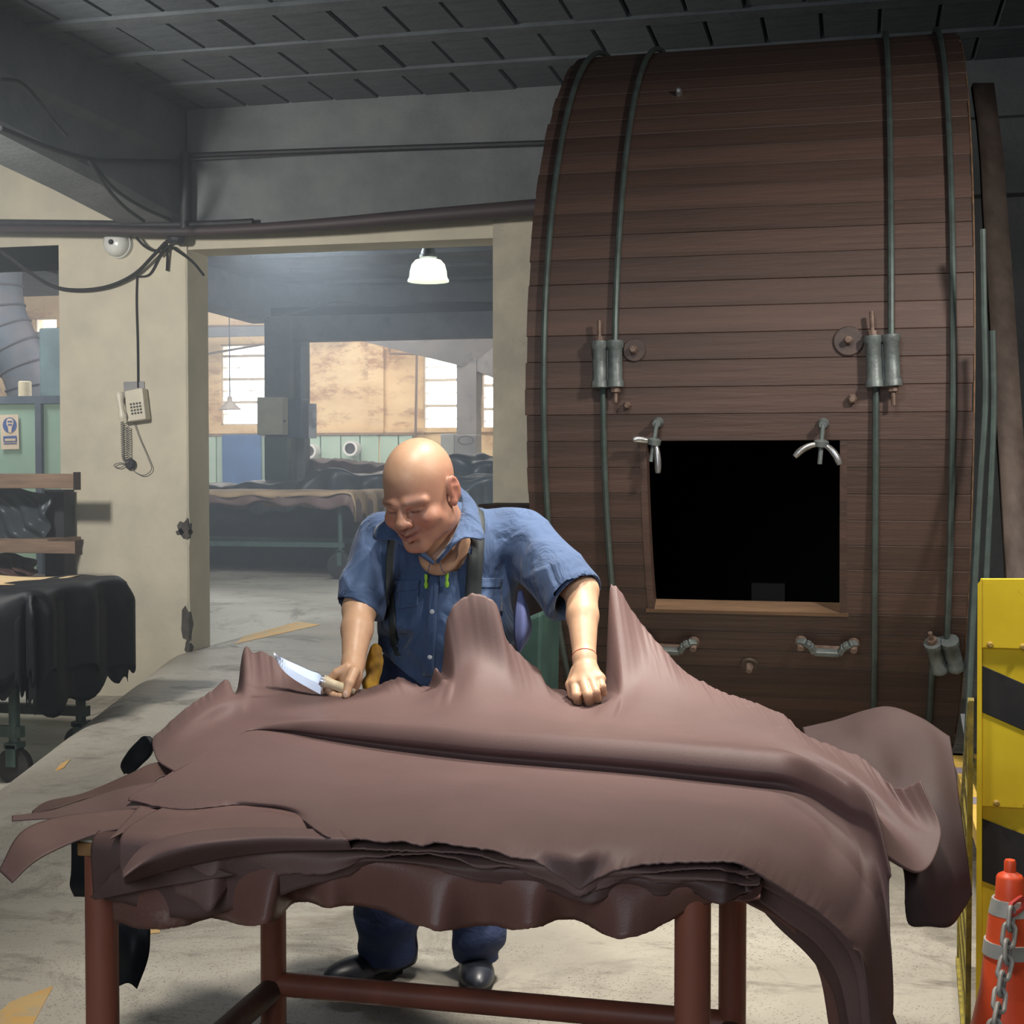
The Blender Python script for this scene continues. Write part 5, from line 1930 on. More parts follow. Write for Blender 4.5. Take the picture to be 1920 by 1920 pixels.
# ear plugs on a cord hanging at the chest
for ex, ey in ((799, 1090), (838, 1088)):
    p = hit(SH, ex, ey, off=0.014)
    e = MB()
    pts = [p + np.array([0, 0, 0.018]), p + np.array([0, 0, 0.008]), p, p + np.array([0, 0, -0.008]), p + np.array([0, 0, -0.018])]
    e.tube([K2W(q) for q in pts], [0.0045, 0.0045, 0.003, 0.006, 0.0035], 10)
    pl = e.build('ear_plug', mat('lime_foam', S(160, 214, 70), None, 0.6), person, smooth=True)
    top = K(815 + (ex - 818) * 0.35, 1048, 3.54)
    cpts = [top, (top + p) / 2 + np.array([0, -0.02, 0]), p + np.array([0, 0, 0.018])]
    MB().tube([K2W(q) for q in crom(cpts, 10)], 0.0011, 5).build('cord', mat('blue_cord', S(70, 90, 120), None, 0.6), pl)

# ---- knife -------------------------------------------------------------------------------
kdir = HX1 - HX0
kdir /= np.linalg.norm(kdir)
knife = empty('knife', K2W(HX0), 'broad steel trimming knife with cream handle held in the man\'s hand', 'knife')
m_blade = mat('steel_blade', S(206, 210, 222), S(186, 190, 204), 0.30, 6, metal=0.85)
spine = [(512, 1223), (535, 1236), (560, 1247), (585, 1258), (599, 1263), (604, 1268)]
edge_ = [(512, 1223), (519, 1240), (532, 1258), (550, 1273), (575, 1288), (601, 1302)]
dK = 3.395


def kd(px):
    return dK + (604 - px) * 0.00006


A = crom(np.array([K(x, y, kd(x)) for x, y in spine]), 20)
Bv = crom(np.array([K(x, y, kd(x) - 0.006) for x, y in edge_]), 20)
bl = MB()
th_ = np.array([0, 0.0016, 0.0004])
rows_ = [A - th_, A * 0.5 + Bv * 0.5 - th_ * 0.7, Bv, A * 0.5 + Bv * 0.5 + th_ * 0.7, A + th_]
bl.grid(K2W(np.array(rows_ + [rows_[0]])))
bl.build('blade', m_blade, knife)
hl = HX1 - HX0
hd = MB()
n_h = 9
pts = [HX0 + hl * t for t in np.linspace(0, 1, n_h)]
hd.tube([K2W(p) for p in pts], [0.0150, 0.0150, 0.0125, 0.0118, 0.0122, 0.0125, 0.0125, 0.012, 0.010], 14)
hd.build('handle', mat('cream_handle', S(226, 214, 186), S(206, 190, 160), 0.4, 12), knife, smooth=True)
bo_ = MB().tube([K2W(HX0 - kdir * 0.006), K2W(HX0 + kdir * 0.004)], [0.011, 0.0155], 14)
bo_.build('bolster', m_blade, knife, smooth=True)
# ------------------------------------------------------------------ left wall: phone, pipes, cables, carts
def surf(px, py, off):
    return PY(px, py, YW - off)


m_phone = mat('cream_plastic', S(214, 208, 190), S(202, 196, 178), 0.4, 6)
ph = empty('wall_telephone', surf(252, 760, 0.0), 'cream push-button telephone hung crooked on the cream column', 'telephone')


def pbox(quad, name, m, o0, o1, par, bevel=0.004):
    return MB().prism([surf(x, y, o1) for x, y in quad], (0, o1 - o0, 0)).build(name, m, par, bevel=bevel)


pbox([(233, 758), (231, 716), (270, 715), (272, 756)], 'back_plate', mat('grey_plate', S(150, 150, 150), S(136, 136, 138), 0.5, 8), 0.0, 0.012, ph)
pbox([(237, 791), (233, 733), (266, 727), (273, 786)], 'body', m_phone, 0.012, 0.10, ph, 0.01)
hs_pts = [surf(224, 737, 0.115), surf(225, 750, 0.13), surf(228, 770, 0.132), surf(231, 786, 0.125)]
MB().tube(crom(hs_pts, 16), [0.03, 0.034, 0.034, 0.03, 0.027, 0.025, 0.024, 0.024, 0.024, 0.024, 0.025, 0.027, 0.03, 0.033, 0.033, 0.028], 14).build('handset', m_phone, ph, smooth=True)
key = mat('dark_key', S(60, 60, 62), None, 0.5)
for r in range(4):
    for c in range(4):
        x, y = 245 + c * 5.6 + r * 0.9, 758 + r * 5.9 - c * 0.8
        pbox([(x - 1.6, y + 1.7), (x - 1.6, y - 1.7), (x + 1.6, y - 1.9), (x + 1.6, y + 1.5)], 'key', key, 0.10, 0.106, ph, 0)


def cable(pts, r, m, name, par=None, label=None, n=40, cat='cable', group=None):
    o = MB().tube(crom([np.array(p) for p in pts], n), r, 7).build(name, m, par, smooth=True)
    if par is None:
        tag(o, label, cat, group)
    return o


coil = []
cp = crom(np.array([surf(229, 790, 0.05), surf(230, 830, 0.045), surf(233, 862, 0.045), surf(238, 868, 0.05), surf(240, 840, 0.05), surf(239, 800, 0.05)]), 400)
for i, p in enumerate(cp):
    a = i * 0.62
    coil.append(p + np.array([math.cos(a), math.sin(a), 0]) * 0.011)
MB().tube(coil, 0.0035, 5).build('coiled_cord', mat('grey_cord', S(112, 110, 108), None, 0.6), ph, smooth=True)
cable([surf(251, 792, 0.03), surf(262, 822, 0.025), surf(278, 860, 0.03), surf(284, 880, 0.03), surf(270, 891, 0.03), surf(252, 884, 0.03), surf(240, 872, 0.03), surf(222, 868, 0.03), surf(213, 873, 0.03), surf(224, 877, 0.03), surf(236, 871, 0.03)],
      0.0035, MATS['grey_cord'], 'line_cord', ph, n=60)
MB().lathe([(0.03, -0.02), (0.045, 0), (0.03, 0.02)], 14, surf(244, 870, 0.03), 'y').build('plug', m_dark, ph, smooth=True)
cable([surf(259, 727, 0.012), surf(258, 640, 0.012), surf(256, 560, 0.012), surf(257, 520, 0.012)], 0.008, m_wire, 'phone_wire', None, 'thin dark wire running straight down the column to the telephone')
cable([surf(257, 519, 0.012), surf(278, 516, 0.014), surf(300, 478, 0.03), surf(312, 458, 0.05)], 0.008, m_wire, 'phone_wire', None, 'short wire from the cable knot to the telephone wire')

# long pipe across the wall
pp_ = crom(np.array([PY(-80, 429, YW - 0.28), PY(170, 432, YW - 0.27), PY(340, 434, YW - 0.26), PY(560, 424, YW - 0.27), PY(760, 408, YW - 0.27), PY(1015, 388, YW - 0.27)]), 60)
pr = np.interp(np.linspace(0, 1, 60), [0, 0.4, 0.6, 1.0], [0.030, 0.032, 0.042, 0.058])
o = MB().tube(pp_, pr, 14).build('overhead_pipe', m_pipe, None, smooth=True)
tag(o, 'dark rusty pipe running the width of the wall above the doorway', 'pipe')
o = MB().tube([q + np.array([0, 0.03, 0.055]) for q in pp_[:32]], 0.026, 10).build('overhead_pipe', m_dark, None, smooth=True)
tag(o, 'thin black pipe lying along the top left of the rusty pipe', 'pipe')
o = MB().tube(crom(np.array([PY(346, 292, YW - 0.23), PY(560, 284, YW - 0.23), PY(760, 277, YW - 0.23), PY(1025, 268, YW - 0.23)]), 30), 0.02, 10).build('beam_conduit', m_dark, None, smooth=True)
tag(o, 'straight dark conduit along the ledge of the cross beam', 'conduit')
o = MB().tube([PY(347, 286, YW - 0.25), PY(348, 360, YW - 0.25), PY(346, 440, YW - 0.25)], 0.036, 10).build('corner_conduit', m_dark, None, smooth=True)
tag(o, 'dark vertical conduit in the corner where the beams meet', 'conduit')
# cables around the knot
Q = lambda x, y, o=0.10: PY(x, y, YW - o)
cab = [([Q(0, 470, 0.3), Q(30, 492, .2), Q(62, 515, .1), Q(100, 537, .05), Q(150, 544, .05), Q(210, 535, .05), Q(255, 512, .06), Q(285, 482, .08), Q(310, 455, .1)], 0.014, 'thick black cable sagging across the top of the cream column'),
       ([Q(255, 445, .1), Q(272, 462, .08), Q(292, 470, .08), Q(318, 452, .1)], 0.011, 'short loop of cable just right of the dome'),
       ([Q(300, 480, .05), Q(318, 462, .08), Q(332, 470, .06), Q(360, 490, -.0), Q(382, 516, .02)], 0.010, 'cable end trailing right over the column corner'),
       ([Q(312, 450, .08), Q(314, 480, .04), Q(313, 508, .03)], 0.010, 'short cable stub hanging straight down from the knot'),
       ([PX(0, 240, XBR + .05), PX(100, 280, XBR + .05), PX(165, 298, XBR + .05), PX(250, 302, XBR + .05), PX(338, 302, XBR + .05)], 0.016, 'dark cable stretched along the lower face of the left beam'),
       ([PX(165, 298, XBR + .06), PX(195, 345, XBR + .06), PX(230, 385, XBR + .05), PX(270, 415, XBR + .05)], 0.012, 'cable dropping from the left beam, the nearer of two'),
       ([PX(170, 300, XBR + .06), PX(210, 350, XBR + .05), PX(260, 385, XBR + .05), PX(318, 412, XBR + .05)], 0.012, 'cable dropping from the left beam, the farther of two'),
       ([PX(0, 148, XBR + .06), PX(40, 155, XBR + .06), PX(70, 185, XBR + .06), PX(95, 220, XBR + .06), PX(125, 255, XBR + .06)], 0.010, 'wavy thin cable hanging down the left beam face')]
for pts, r, lab in cab:
    cable(pts, r, m_wire, 'cable', None, lab, group='loose cables')
dm = empty('dome_light', Q(225, 458, 0.12), 'round white dome fixture below the pipe on the cream column', 'fixture')
MB().lathe([(0.001, 0.14), (0.05, 0.135), (0.085, 0.115), (0.10, 0.08), (0.10, 0.05), (0.108, 0.045), (0.108, 0.0)], 24, (0, 0, 0), 'z').build('dome', mat('white_enamel', S(216, 218, 212), S(196, 198, 194), 0.25, 8), dm, smooth=True)
MB().lathe([(0.02, 0.13), (0.02, 0.15), (0.012, 0.16)], 10, (0, 0, 0)).build('cap', m_dark, dm)
dm.rotation_euler = (math.radians(90), 0, 0)
dm.location = tuple(PY(226, 459, YW - 0.0))
for c in dm.children:
    c.matrix_parent_inverse = Matrix.Identity(4)
kb = Q(330, 440, 0.14)
o = MB().lathe([(0.05, -0.07), (0.07, -0.05), (0.07, 0.06), (0.04, 0.08)], 8, kb, 'z').build('junction_box', m_dark, None, bevel=0.01)
tag(o, 'small black junction box where the cables knot together', 'box')

# ---- wooden rack rails beside the column
m_rail = mat('weathered_timber', S(140, 116, 96), S(112, 92, 78), 0.75, 5, stretch=(0.5, 4, 4), bump=0.3)
rk = empty('timber_rack', PY(-40, 1300, YW - 0.5), 'weathered timber rack with two rails ending at the cream column', 'rack')
for y0, y1, x1 in ((888, 916, 146), (1012, 1038, 149)):
    a, b_ = PY(-120, y0, YW - 0.55), PY(x1, y1, YW - 0.55)
    MB().box((a[0], YW - 0.60, b_[2]), (b_[0], YW - 0.52, a[2])).build('rail', m_rail, rk, bevel=0.006)
    e0 = PY(x1 - 8, y1, YW - 0.61)
    MB().box((e0[0], YW - 0.615, b_[2] - .01), (b_[0] + 0.004, YW - 0.515, a[2] + .012)).build('rail_cap', mat('dark_rail_end', S(84, 68, 60), S(70, 58, 52), 0.8, 6), rk)
px_ = PY(-60, 1000, YW - 0.5)[0]
MB().box((px_ - 0.05, YW - 0.52, -0.36), (px_ + 0.05, YW - 0.42, 1.6)).build('post', m_rail, rk)


def drape(name, c, half, z, over, m, label, seed=0, group=None, cat='hide', rag=0.25, wav=0.03, rotz=0.0, n=46, bump=0.012, zfl=None):
    """sheet lying on a board (centre c, half size, height z) with ragged overhangs (l, r, f, b)"""
    r2 = np.random.default_rng(seed)
    hx, hy = half
    l, r, f, b_ = over
    u = np.linspace(-hx - l, hx + r, n)
    v = np.linspace(-hy - f, hy + b_, n)
    ph_ = r2.uniform(0, 6.28, 12)
    WV = [(r2.uniform(0.2, 0.6), r2.uniform(-9, 9), r2.uniform(-9, 9), r2.uniform(0, 6.28)) for _ in range(3)] + [(r2.uniform(0.1, 0.25), r2.uniform(-22, 22), r2.uniform(-22, 22), r2.uniform(0, 6.28)) for _ in range(3)]
    G = np.zeros((n, n, 3))
    for i, y in enumerate(v):
        for j, x in enumerate(u):
            # ragged outline: pull the border in by a smooth random amount
            s = (j / (n - 1)) * 2 - 1
            t = (i / (n - 1)) * 2 - 1
            k1 = 1 - rag * (0.5 + 0.5 * math.sin(5 * t + ph_[0]) * math.sin(9 * t + ph_[1]))
            k2 = 1 - rag * (0.5 + 0.5 * math.sin(6 * s + ph_[2]) * math.sin(11 * s + ph_[3]))
            xx = x if abs(x) < hx * 0.8 else math.copysign(hx * 0.8 + (abs(x) - hx * 0.8) * k1, x)
            yy = y if abs(y) < hy * 0.8 else math.copysign(hy * 0.8 + (abs(y) - hy * 0.8) * k2, y)
            dx, dy = max(0, abs(xx) - hx), max(0, abs(yy) - hy)
            d = min(math.hypot(dx, dy), 1.04 * max(dx, dy, 1e-6))
            R = 0.05
            if d > 0:
                nx, ny = math.copysign(dx, xx) / d, math.copysign(dy, yy) / d
                bx, by = max(-hx, min(hx, xx)), max(-hy, min(hy, yy))
                a = min(d / R, math.pi / 2)
                out = R * math.sin(a) + wav * min(1, d / 0.15) * (0.6 + math.sin(14 * (bx + by) + ph_[4] + 5 * (nx + ny)))
                dz = R * (1 - math.cos(a)) + max(0, d - R * math.pi / 2)
                G[i, j] = (bx + nx * out, by + ny * out, -dz)
            else:
                G[i, j] = (xx, yy, 0)
            G[i, j, 2] += bump + bump * sum(wa * math.sin(wx * xx + wy * yy + wp + 0.8 * math.sin(wy * 0.7 * xx + wp)) for wa, wx, wy, wp in WV)
    cr_, sr_ = math.cos(rotz), math.sin(rotz)
    X = G[:, :, 0] * cr_ - G[:, :, 1] * sr_ + c[0]
    Y = G[:, :, 0] * sr_ + G[:, :, 1] * cr_ + c[1]
    Zz = G[:, :, 2] + z
    if zfl is not None:
        Zz = np.maximum(Zz, zfl)
    o = MB().grid(np.stack([X, Y, Zz], -1)).build(name, m, None, smooth=True, angle=180, solid=0.004, fix=False)
    return tag(o, label, cat, group)


m_cart = mat('green_cart_paint', S(70, 92, 84), S(54, 72, 68), 0.5, 8)
m_wheel = mat('black_wheel', S(30, 30, 32), S(44, 42, 42), 0.7, 10)
m_board = mat('pale_board', S(206, 184, 146), S(178, 150, 112), 0.7, 6, stretch=(.4, 3, 3))


def cart(c, half, z, zfl, label, rotz=0.0, wr=0.11, board=m_board):
    e_ = empty('wheeled_cart', (c[0], c[1], zfl), label, 'cart')
    hx, hy = half
    MB().box((-hx, -hy, z - 0.05), (hx, hy, z)).build('cart_top', board, None, bevel=0.01).parent = e_
    for sx in (-1, 1):
        for sy in (-1, 1):
            x, y = sx * (hx - 0.15), sy * (hy - 0.1)
            MB().lathe([(0.03, zfl + 2 * wr), (0.03, z - 0.05)], 10, (x, y, 0)).build('leg', m_cart, None, smooth=True).parent = e_
            w = MB().lathe([(wr * 0.5, -0.03), (wr, -0.025), (wr, 0.025), (wr * 0.5, 0.03)], 20, (x, y, zfl + wr), 'y').build('wheel', m_wheel, None, smooth=True)
            w.parent = e_
            f_ = MB().box((x - 0.03, y - 0.045, zfl + wr), (x + 0.03, y - 0.035, zfl + 2 * wr + .02)).box((x - 0.03, y + 0.035, zfl + wr), (x + 0.03, y + 0.045, zfl + 2 * wr + .02)).box((x - 0.04, y - 0.045, zfl + 2 * wr), (x + 0.04, y + 0.045, zfl + 2 * wr + 0.03)).build('wheel_fork', m_cart, None)
            f_.parent = e_
    for sy in (-1, 1):
        b = MB().box((-hx + 0.1, sy * (hy - 0.1) - 0.025, zfl + 2 * wr + 0.06), (hx - 0.1, sy * (hy - 0.1) + 0.025, zfl + 2 * wr + 0.12)).build('side_rail', m_cart, None)
        b.parent = e_
    for c_ in e_.children:
        c_.location = (-0, 0, -zfl)
    e_.rotation_euler = (0, 0, rotz)
    return e_


# cart by the column with black hides
zt_c = 0.655
cc = D(40, 1200, 8.2)
ccx, ccy = cc[0] - 0.60, cc[1] + 0.1
cart((ccx, ccy), (0.86, 0.45), zt_c, -0.36, 'green wheeled cart by the cream column carrying black hides', wr=0.10)
drape('cart_hide', (ccx + 0.74, ccy - 0.02), (0.15, 0.47), zt_c + 0.062, (0.02, 0.60, 0.55, 0.35), m_blackh, 'black hide draped over the right end of the cart by the column', seed=3, rag=0.2, wav=0.05, zfl=-0.30, bump=0.02)
drape('cart_hide', (ccx + 0.66, ccy - 0.02), (0.21, 0.45), zt_c + 0.020, (0.02, 0.70, 0.62, 0.3), m_blackh, 'black hide lying under the topmost hide of the cart by the column', seed=4, rag=0.2, zfl=-0.3)
drape('cart_hide', (ccx + 0.12, ccy - 0.02), (0.52, 0.46), zt_c + 0.004, (0.05, 0.02, 0.62, 0.3), m_blackh, 'black hide hanging from under the russet hide on the cart', seed=6, rag=0.15, zfl=-0.3)
drape('cart_hide', (ccx + 0.10, ccy - 0.02), (0.5, 0.48), zt_c + 0.040, (0.1, 0.05, 0.24, 0.2), leather('russet_leather', S(120, 84, 70), S(100, 70, 60), 0.5), 'russet hide with pale top at the left of the black hides', seed=5, rag=0.15, zfl=-0.3, wav=0.01)
G = np.array([[(ccx - 0.85 + 1.48 * s + 0.08 * t, ccy - 0.44 + 0.80 * t, zt_c + 0.085 + 0.012 * math.sin(9 * s + 4 * t)) for s in np.linspace(0, 1, 16)] for t in np.linspace(0, 1, 12)])
o = MB().grid(G).build('pale_hide', leather('pale_leather', S(214, 190, 146), S(196, 170, 130), 0.5), None, smooth=True, angle=180, solid=0.004, fix=False)
tag(o, 'pale tan hide lying flat on the cart by the column', 'hide')

# ---- beyond the left opening
YG = YW + 1.9
gw = MB()
zgt = PY(50, 757, YG)[2]
edges_l = [-60, 70, 79, 130]
struct('wall_partition', MB().box((XL, YG + 0.02, -0.4), (PY(70, 800, YG)[0], YG + 0.06, zgt)).box((PY(79, 800, YG)[0], YG + 0.02, -0.4), (PY(150, 800, YG)[0], YG + 0.06, zgt)), mat('mint_paint', S(150, 176, 154), S(138, 164, 146), 0.6, 1.5, c3=S(118, 140, 126), c3scale=4, c3lo=0.62, c3hi=0.8))
struct('trim_1', MB().box((XL, YG - 0.02, zgt), (PY(150, 800, YG)[0], YG + 0.1, zgt + 0.07)).box((PY(69, 800, YG)[0], YG - 0.03, -0.4), (PY(80, 800, YG)[0], YG + 0.08, zgt)), mat('slate_paint', S(84, 92, 102), S(70, 78, 90), 0.6, 5))
po = empty('safety_poster', PY(18, 810, YG), 'white and blue mask-required safety poster on the green partition', 'poster')
m_paper = mat('aged_paper', S(216, 196, 172), S(200, 178, 152), 0.7, 4)
m_pblue = mat('poster_blue', S(62, 84, 140), None, 0.6)


def poster(quad, m, name, off, th=0.002):
    MB().prism([PY(x, y, YG - off) for x, y in quad], (0, th, 0)).build(name, m, po)


poster([(2, 843), (0, 778), (34, 777), (36, 842)], m_paper, 'paper', 0.004)
cpt = [PY(18 + 13 * math.cos(a), 797 + 14.5 * math.sin(a), YG - 0.008) for a in np.linspace(0, 2 * math.pi, 28, endpoint=False)]
MB().prism(cpt, (0, 0.002, 0)).build('blue_disc', m_pblue, po)
fpt = [PY(x, y, YG - 0.011) for x, y in ((12, 788), (15, 784.5), (21, 784.5), (25, 788), (25, 794), (22, 802), (21, 811), (16, 811), (15, 802), (12, 795))]
MB().prism(fpt, (0, 0.002, 0)).build('masked_head_symbol', m_paper, po)
poster([(14, 792), (14, 789), (23, 789), (23, 792)], m_pblue, 'mask_band', 0.013)
poster([(15, 798), (15, 795), (22, 795), (22, 798)], m_pblue, 'mask_filter', 0.013)
poster([(6.5, 829), (6, 818), (31, 817), (31.5, 828)], m_pblue, 'text_block', 0.008)
poster([(9, 827), (9, 822.5), (29, 822), (29, 826.5)], m_paper, 'text_line', 0.011)
poster([(7, 833), (7, 831), (31, 830), (31, 832)], m_pblue, 'text_line', 0.008)

# segmented duct elbow
du = empty('air_duct', D(20, 600, 14.3), 'large grey segmented elbow duct beyond the left opening', 'duct')
dpts = crom(np.array([D(-4, 465, 14.6), D(-4, 545, 14.6), D(4, 596, 14.6), D(22, 640, 14.6), D(44, 684, 14.6), D(58, 725, 14.6), D(62, 775, 14.6)]), 40)
rad = np.interp(np.linspace(0, 1, 40), [0, 0.3, 0.5, 1], [0.235, 0.24, 0.25, 0.24])
m_duct = mat('galvanised_duct', S(112, 104, 106), S(88, 94, 102), 0.7, 3, metal=0.2, c3=S(140, 104, 84), c3scale=2, c3lo=0.55, c3hi=0.7)
MB().tube(dpts, rad, 28, cap=False).build('duct_skin', m_duct, du, smooth=True)
for i in (8, 13, 18, 23, 28, 33, 39):
    t = dpts[min(i + 1, 39)] - dpts[max(i - 1, 0)]
    t /= np.linalg.norm(t)
    e1 = np.cross(t, [0, 0, 1.0])
    e1 = e1 / np.linalg.norm(e1) if np.linalg.norm(e1) > 1e-3 else np.array([1.0, 0, 0])
    e2 = np.cross(t, e1)
    MB().tube([dpts[i] + (e1 * math.cos(a) + e2 * math.sin(a)) * (rad[i] + 0.004) for a in np.linspace(0, 2 * math.pi, 32, endpoint=False)], 0.012, 6, closed=True).build('seam_ring', mat('duct_seam', S(84, 80, 84), None, 0.6), du, smooth=True)
o = MB().lathe([(0.06, 0), (0.06, 0.13), (0.05, 0.14)], 20, (PY(47, 752, YG + 0.04)[0], YG + 0.04, zgt + 0.07)).build('pale_drum', mat('pale_tin', S(214, 200, 168), S(190, 176, 150), 0.5, 6), None, smooth=True)
tag(o, 'small pale cylindrical tin standing behind the green partition', 'tin')
for (x0, y0, x1, y1, r, lab) in ((-10, 476, 110, 508, 0.03, 'dark sloping bar high in the left opening, the thicker one'), (30, 478, 110, 503, 0.012, 'thin rod sloping above the thick bar in the left opening')):
    o = MB().tube([PY(x0, y0, YW + 1.0), PY(x1, y1, YW + 1.0)], r, 8).build('roof_bar', m_dark, None)
    tag(o, lab, 'bar')
ga = PY(72, 615, YW + 2.6)
gb = PY(108, 748, YW + 2.6)
o = MB().box((ga[0], YW + 2.6, -0.36), (gb[0] + .15, YW + 2.9, ga[2])).build('machine_cabinet', mat('grey_green_cabinet', S(104, 122, 124), S(88, 104, 108), 0.5, 4), None, bevel=0.02)
tag(o, 'tall grey green cabinet beside the duct in the left opening', 'cabinet')
# dark shiny hides hanging over a bar under the rack rails
for i, (x0, x1, y0, y1, lab) in enumerate(((-90, 121, 920, 1012, 'glossy black hides slumped between the two rack rails'), (-70, 95, 1040, 1080, 'dark hide lying below the lower rack rail'))):
    a, b_ = PY(x0, y0, YW - 0.1), PY(x1, y1, YW - 0.1)
    nx, nz_ = 90, 30
    G = np.zeros((nz_, nx, 3))
    for r in range(nz_):
        for c in range(nx):
            s, t = c / (nx - 1), r / (nz_ - 1)
            z = a[2] + (b_[2] - a[2]) * t + 0.03 * math.sin(9 * s + 2) * (1 - t)
            G[r, c] = (a[0] + (b_[0] - a[0]) * s, YW - 0.26 - 0.12 * t + 0.04 * math.sin(17 * s + 7 * t + i + 2 * math.sin(5 * s)) + 0.025 * math.sin(29 * s - 13 * t), z)
    o = MB().grid(G).build('slumped_hides', m_greyblk if i == 0 else m_hide3, None, smooth=True, angle=180, solid=0.006, fix=False)
    tag(o, lab, 'hide')
sx0, sx1 = PY(-90, 1000, YW - 0.3)[0], PY(119, 1000, YW - 0.3)[0]
zs_ = PY(50, 1008, YW - 0.3)[2]
MB().box((sx0, YW - 0.52, zs_ - 0.03), (sx1, YW - 0.05, zs_)).build('shelf', m_rail, rk)
MB().box((sx0, YW - 0.50, PY(50, 1082, YW - 0.3)[2] - .03), (sx1, YW - 0.05, PY(50, 1082, YW - 0.3)[2])).build('shelf', m_rail, rk)
MB().box((PY(84, 1000, YW - 0.2)[0], YW - 0.2, -0.36), (PY(120, 1000, YW - 0.2)[0], YW - 0.05, PY(100, 918, YW - .2)[2])).build('shade_strip', mat('opening_shade', S(48, 48, 52), S(38, 38, 42), 0.8, 5), rk)  # dark strip standing in for the shade of the opening behind
# ------------------------------------------------------------------ back hall furniture
# pendant lamp
pd = 14.0
pc = D(803, 495, pd)
pen = empty('pendant_lamp', (pc[0], pc[1], D(803, 456, pd)[2]), 'lit glass bell pendant lamp hanging in the doorway', 'lamp')


def pr_(px):
    return px / FPX * pd


def pz_(py):
    return D(803, py, pd)[2]


m_sh, ns, bs = nt('glowing_glass_shade')
bs.inputs['Base Color'].default_value = (0.85, 0.9, 0.8, 1)
bs.inputs['Roughness'].default_value = 0.3
bs.inputs['Transmission Weight'].default_value = 0.85
bs.inputs['IOR'].default_value = 1.1
bs.inputs['Alpha'].default_value = 1.0
bs.inputs['Emission Color'].default_value = (0.95, 0.97, 0.78, 1)
bs.inputs['Emission Strength'].default_value = 0.45
m_bulb, nb2, bb2 = nt('lamp_bulb')
bb2.inputs['Emission Color'].default_value = (1.0, 1.0, 0.96, 1)
bb2.inputs['Emission Strength'].default_value = 7.0
MB().lathe([(pr_(13), pz_(485)), (pr_(24), pz_(488)), (pr_(31), pz_(496)), (pr_(34.5), pz_(509)), (pr_(35.5), pz_(520)), (pr_(38.5), pz_(525)), (pr_(38.5), pz_(528)), (pr_(34), pz_(524)), (pr_(33), pz_(510)), (pr_(29), pz_(497)), (pr_(22), pz_(490)), (pr_(13), pz_(487))],
           32, (pc[0], pc[1], 0)).build('glass_shade', m_sh, pen, smooth=True, angle=50)
MB().lathe([(pr_(4), pz_(489)), (pr_(22), pz_(494)), (pr_(24), pz_(505)), (pr_(23), pz_(516)), (pr_(12), pz_(522)), (0.001, pz_(524))], 24, (pc[0], pc[1], 0)).build('bulb', m_bulb, pen, smooth=True)
MB().lathe([(pr_(10), pz_(457)), (pr_(11), pz_(466)), (pr_(14), pz_(474)), (pr_(14), pz_(477)), (pr_(17), pz_(478)), (pr_(17), pz_(483)), (pr_(13), pz_(486))], 20, (pc[0], pc[1], 0)).build('socket', m_steelg, pen, smooth=True, angle=30)
MB().lathe([(0.012, pz_(457)), (0.012, ZH)], 8, (pc[0], pc[1], 0)).build('stem', m_dark, pen)

# dark cone lamp in front of the far window
cp_ = D(431, 760, 26.0)
q = 26.0 / FPX
cl_ = empty('cone_lamp', (cp_[0], cp_[1], cp_[2]), 'dark unlit cone lampshade hanging before the far left window', 'lamp')
MB().lathe([(22 * q, D(431, 768, 26)[2]), (12 * q, D(431, 759, 26)[2]), (5 * q, D(431, 752, 26)[2]), (4 * q, D(431, 743, 26)[2])], 20, (cp_[0], cp_[1], 0)).build('shade', mat('dull_enamel', S(120, 112, 108), None, 0.6), cl_, smooth=True)
MB().tube([(cp_[0], cp_[1], D(431, 744, 26)[2]), (cp_[0], cp_[1], 6.2)], 0.012, 6).build('cord', m_dark, cl_)

# boxes on the hall column
def hbox(x0, x1, y0, y1, d, th, name, m, label, cat, bevel=0.01):
    a, b_ = D(x0, y0, d), D(x1, y1, d)
    o = MB().box((a[0], a[1] - th, b_[2]), (b_[0], a[1], a[2])).build(name, m, None, bevel=bevel)
    return tag(o, label, cat)


eb_ = hbox(492, 545, 746, 816, 21.2, 0.2, 'electric_box', mat('beige_enamel', S(176, 172, 150), S(160, 158, 140), 0.5, 6), 'beige electrical cabinet on the hall column', 'cabinet')
a, b_ = D(537, 788, 21.0), D(541, 792, 21.0)
MB().box((a[0], eb_.bound_box[0][1] - 0.03, b_[2]), (b_[0], eb_.bound_box[0][1], a[2])).build('latch', m_dark, eb_)
db = hbox(553, 580, 749, 822, 21.0, 0.25, 'switch_box', mat('slate_blue_box', S(72, 82, 98), S(60, 70, 86), 0.5, 6), 'dark blue grey switch box right of the beige cabinet', 'box')
hbox(580, 595, 757, 822, 21.0, 0.03, 'notice_sheet', mat('notice_paper', S(206, 204, 206), S(150, 150, 156), 0.6, 3, lo=.45, hi=.55), 'pale printed notice beside the dark switch box', 'notice', 0)
o = MB().tube([D(566, 650, 21.0), D(566, 700, 21.0), D(566, 750, 21.0)], 0.05, 10).build('column_pipe', mat('blue_grey_pipe', S(104, 116, 126), S(90, 102, 112), 0.5, 6), None, smooth=True)
tag(o, 'vertical blue grey pipe on the hall column above the switch box', 'pipe')
hbox(503, 552, 820, 1057, 21.1, 0.15, 'dark_door', mat('dark_green_steel', S(66, 80, 78), S(54, 66, 66), 0.5, 5), 'dark green steel panel at the foot of the hall column', 'panel')
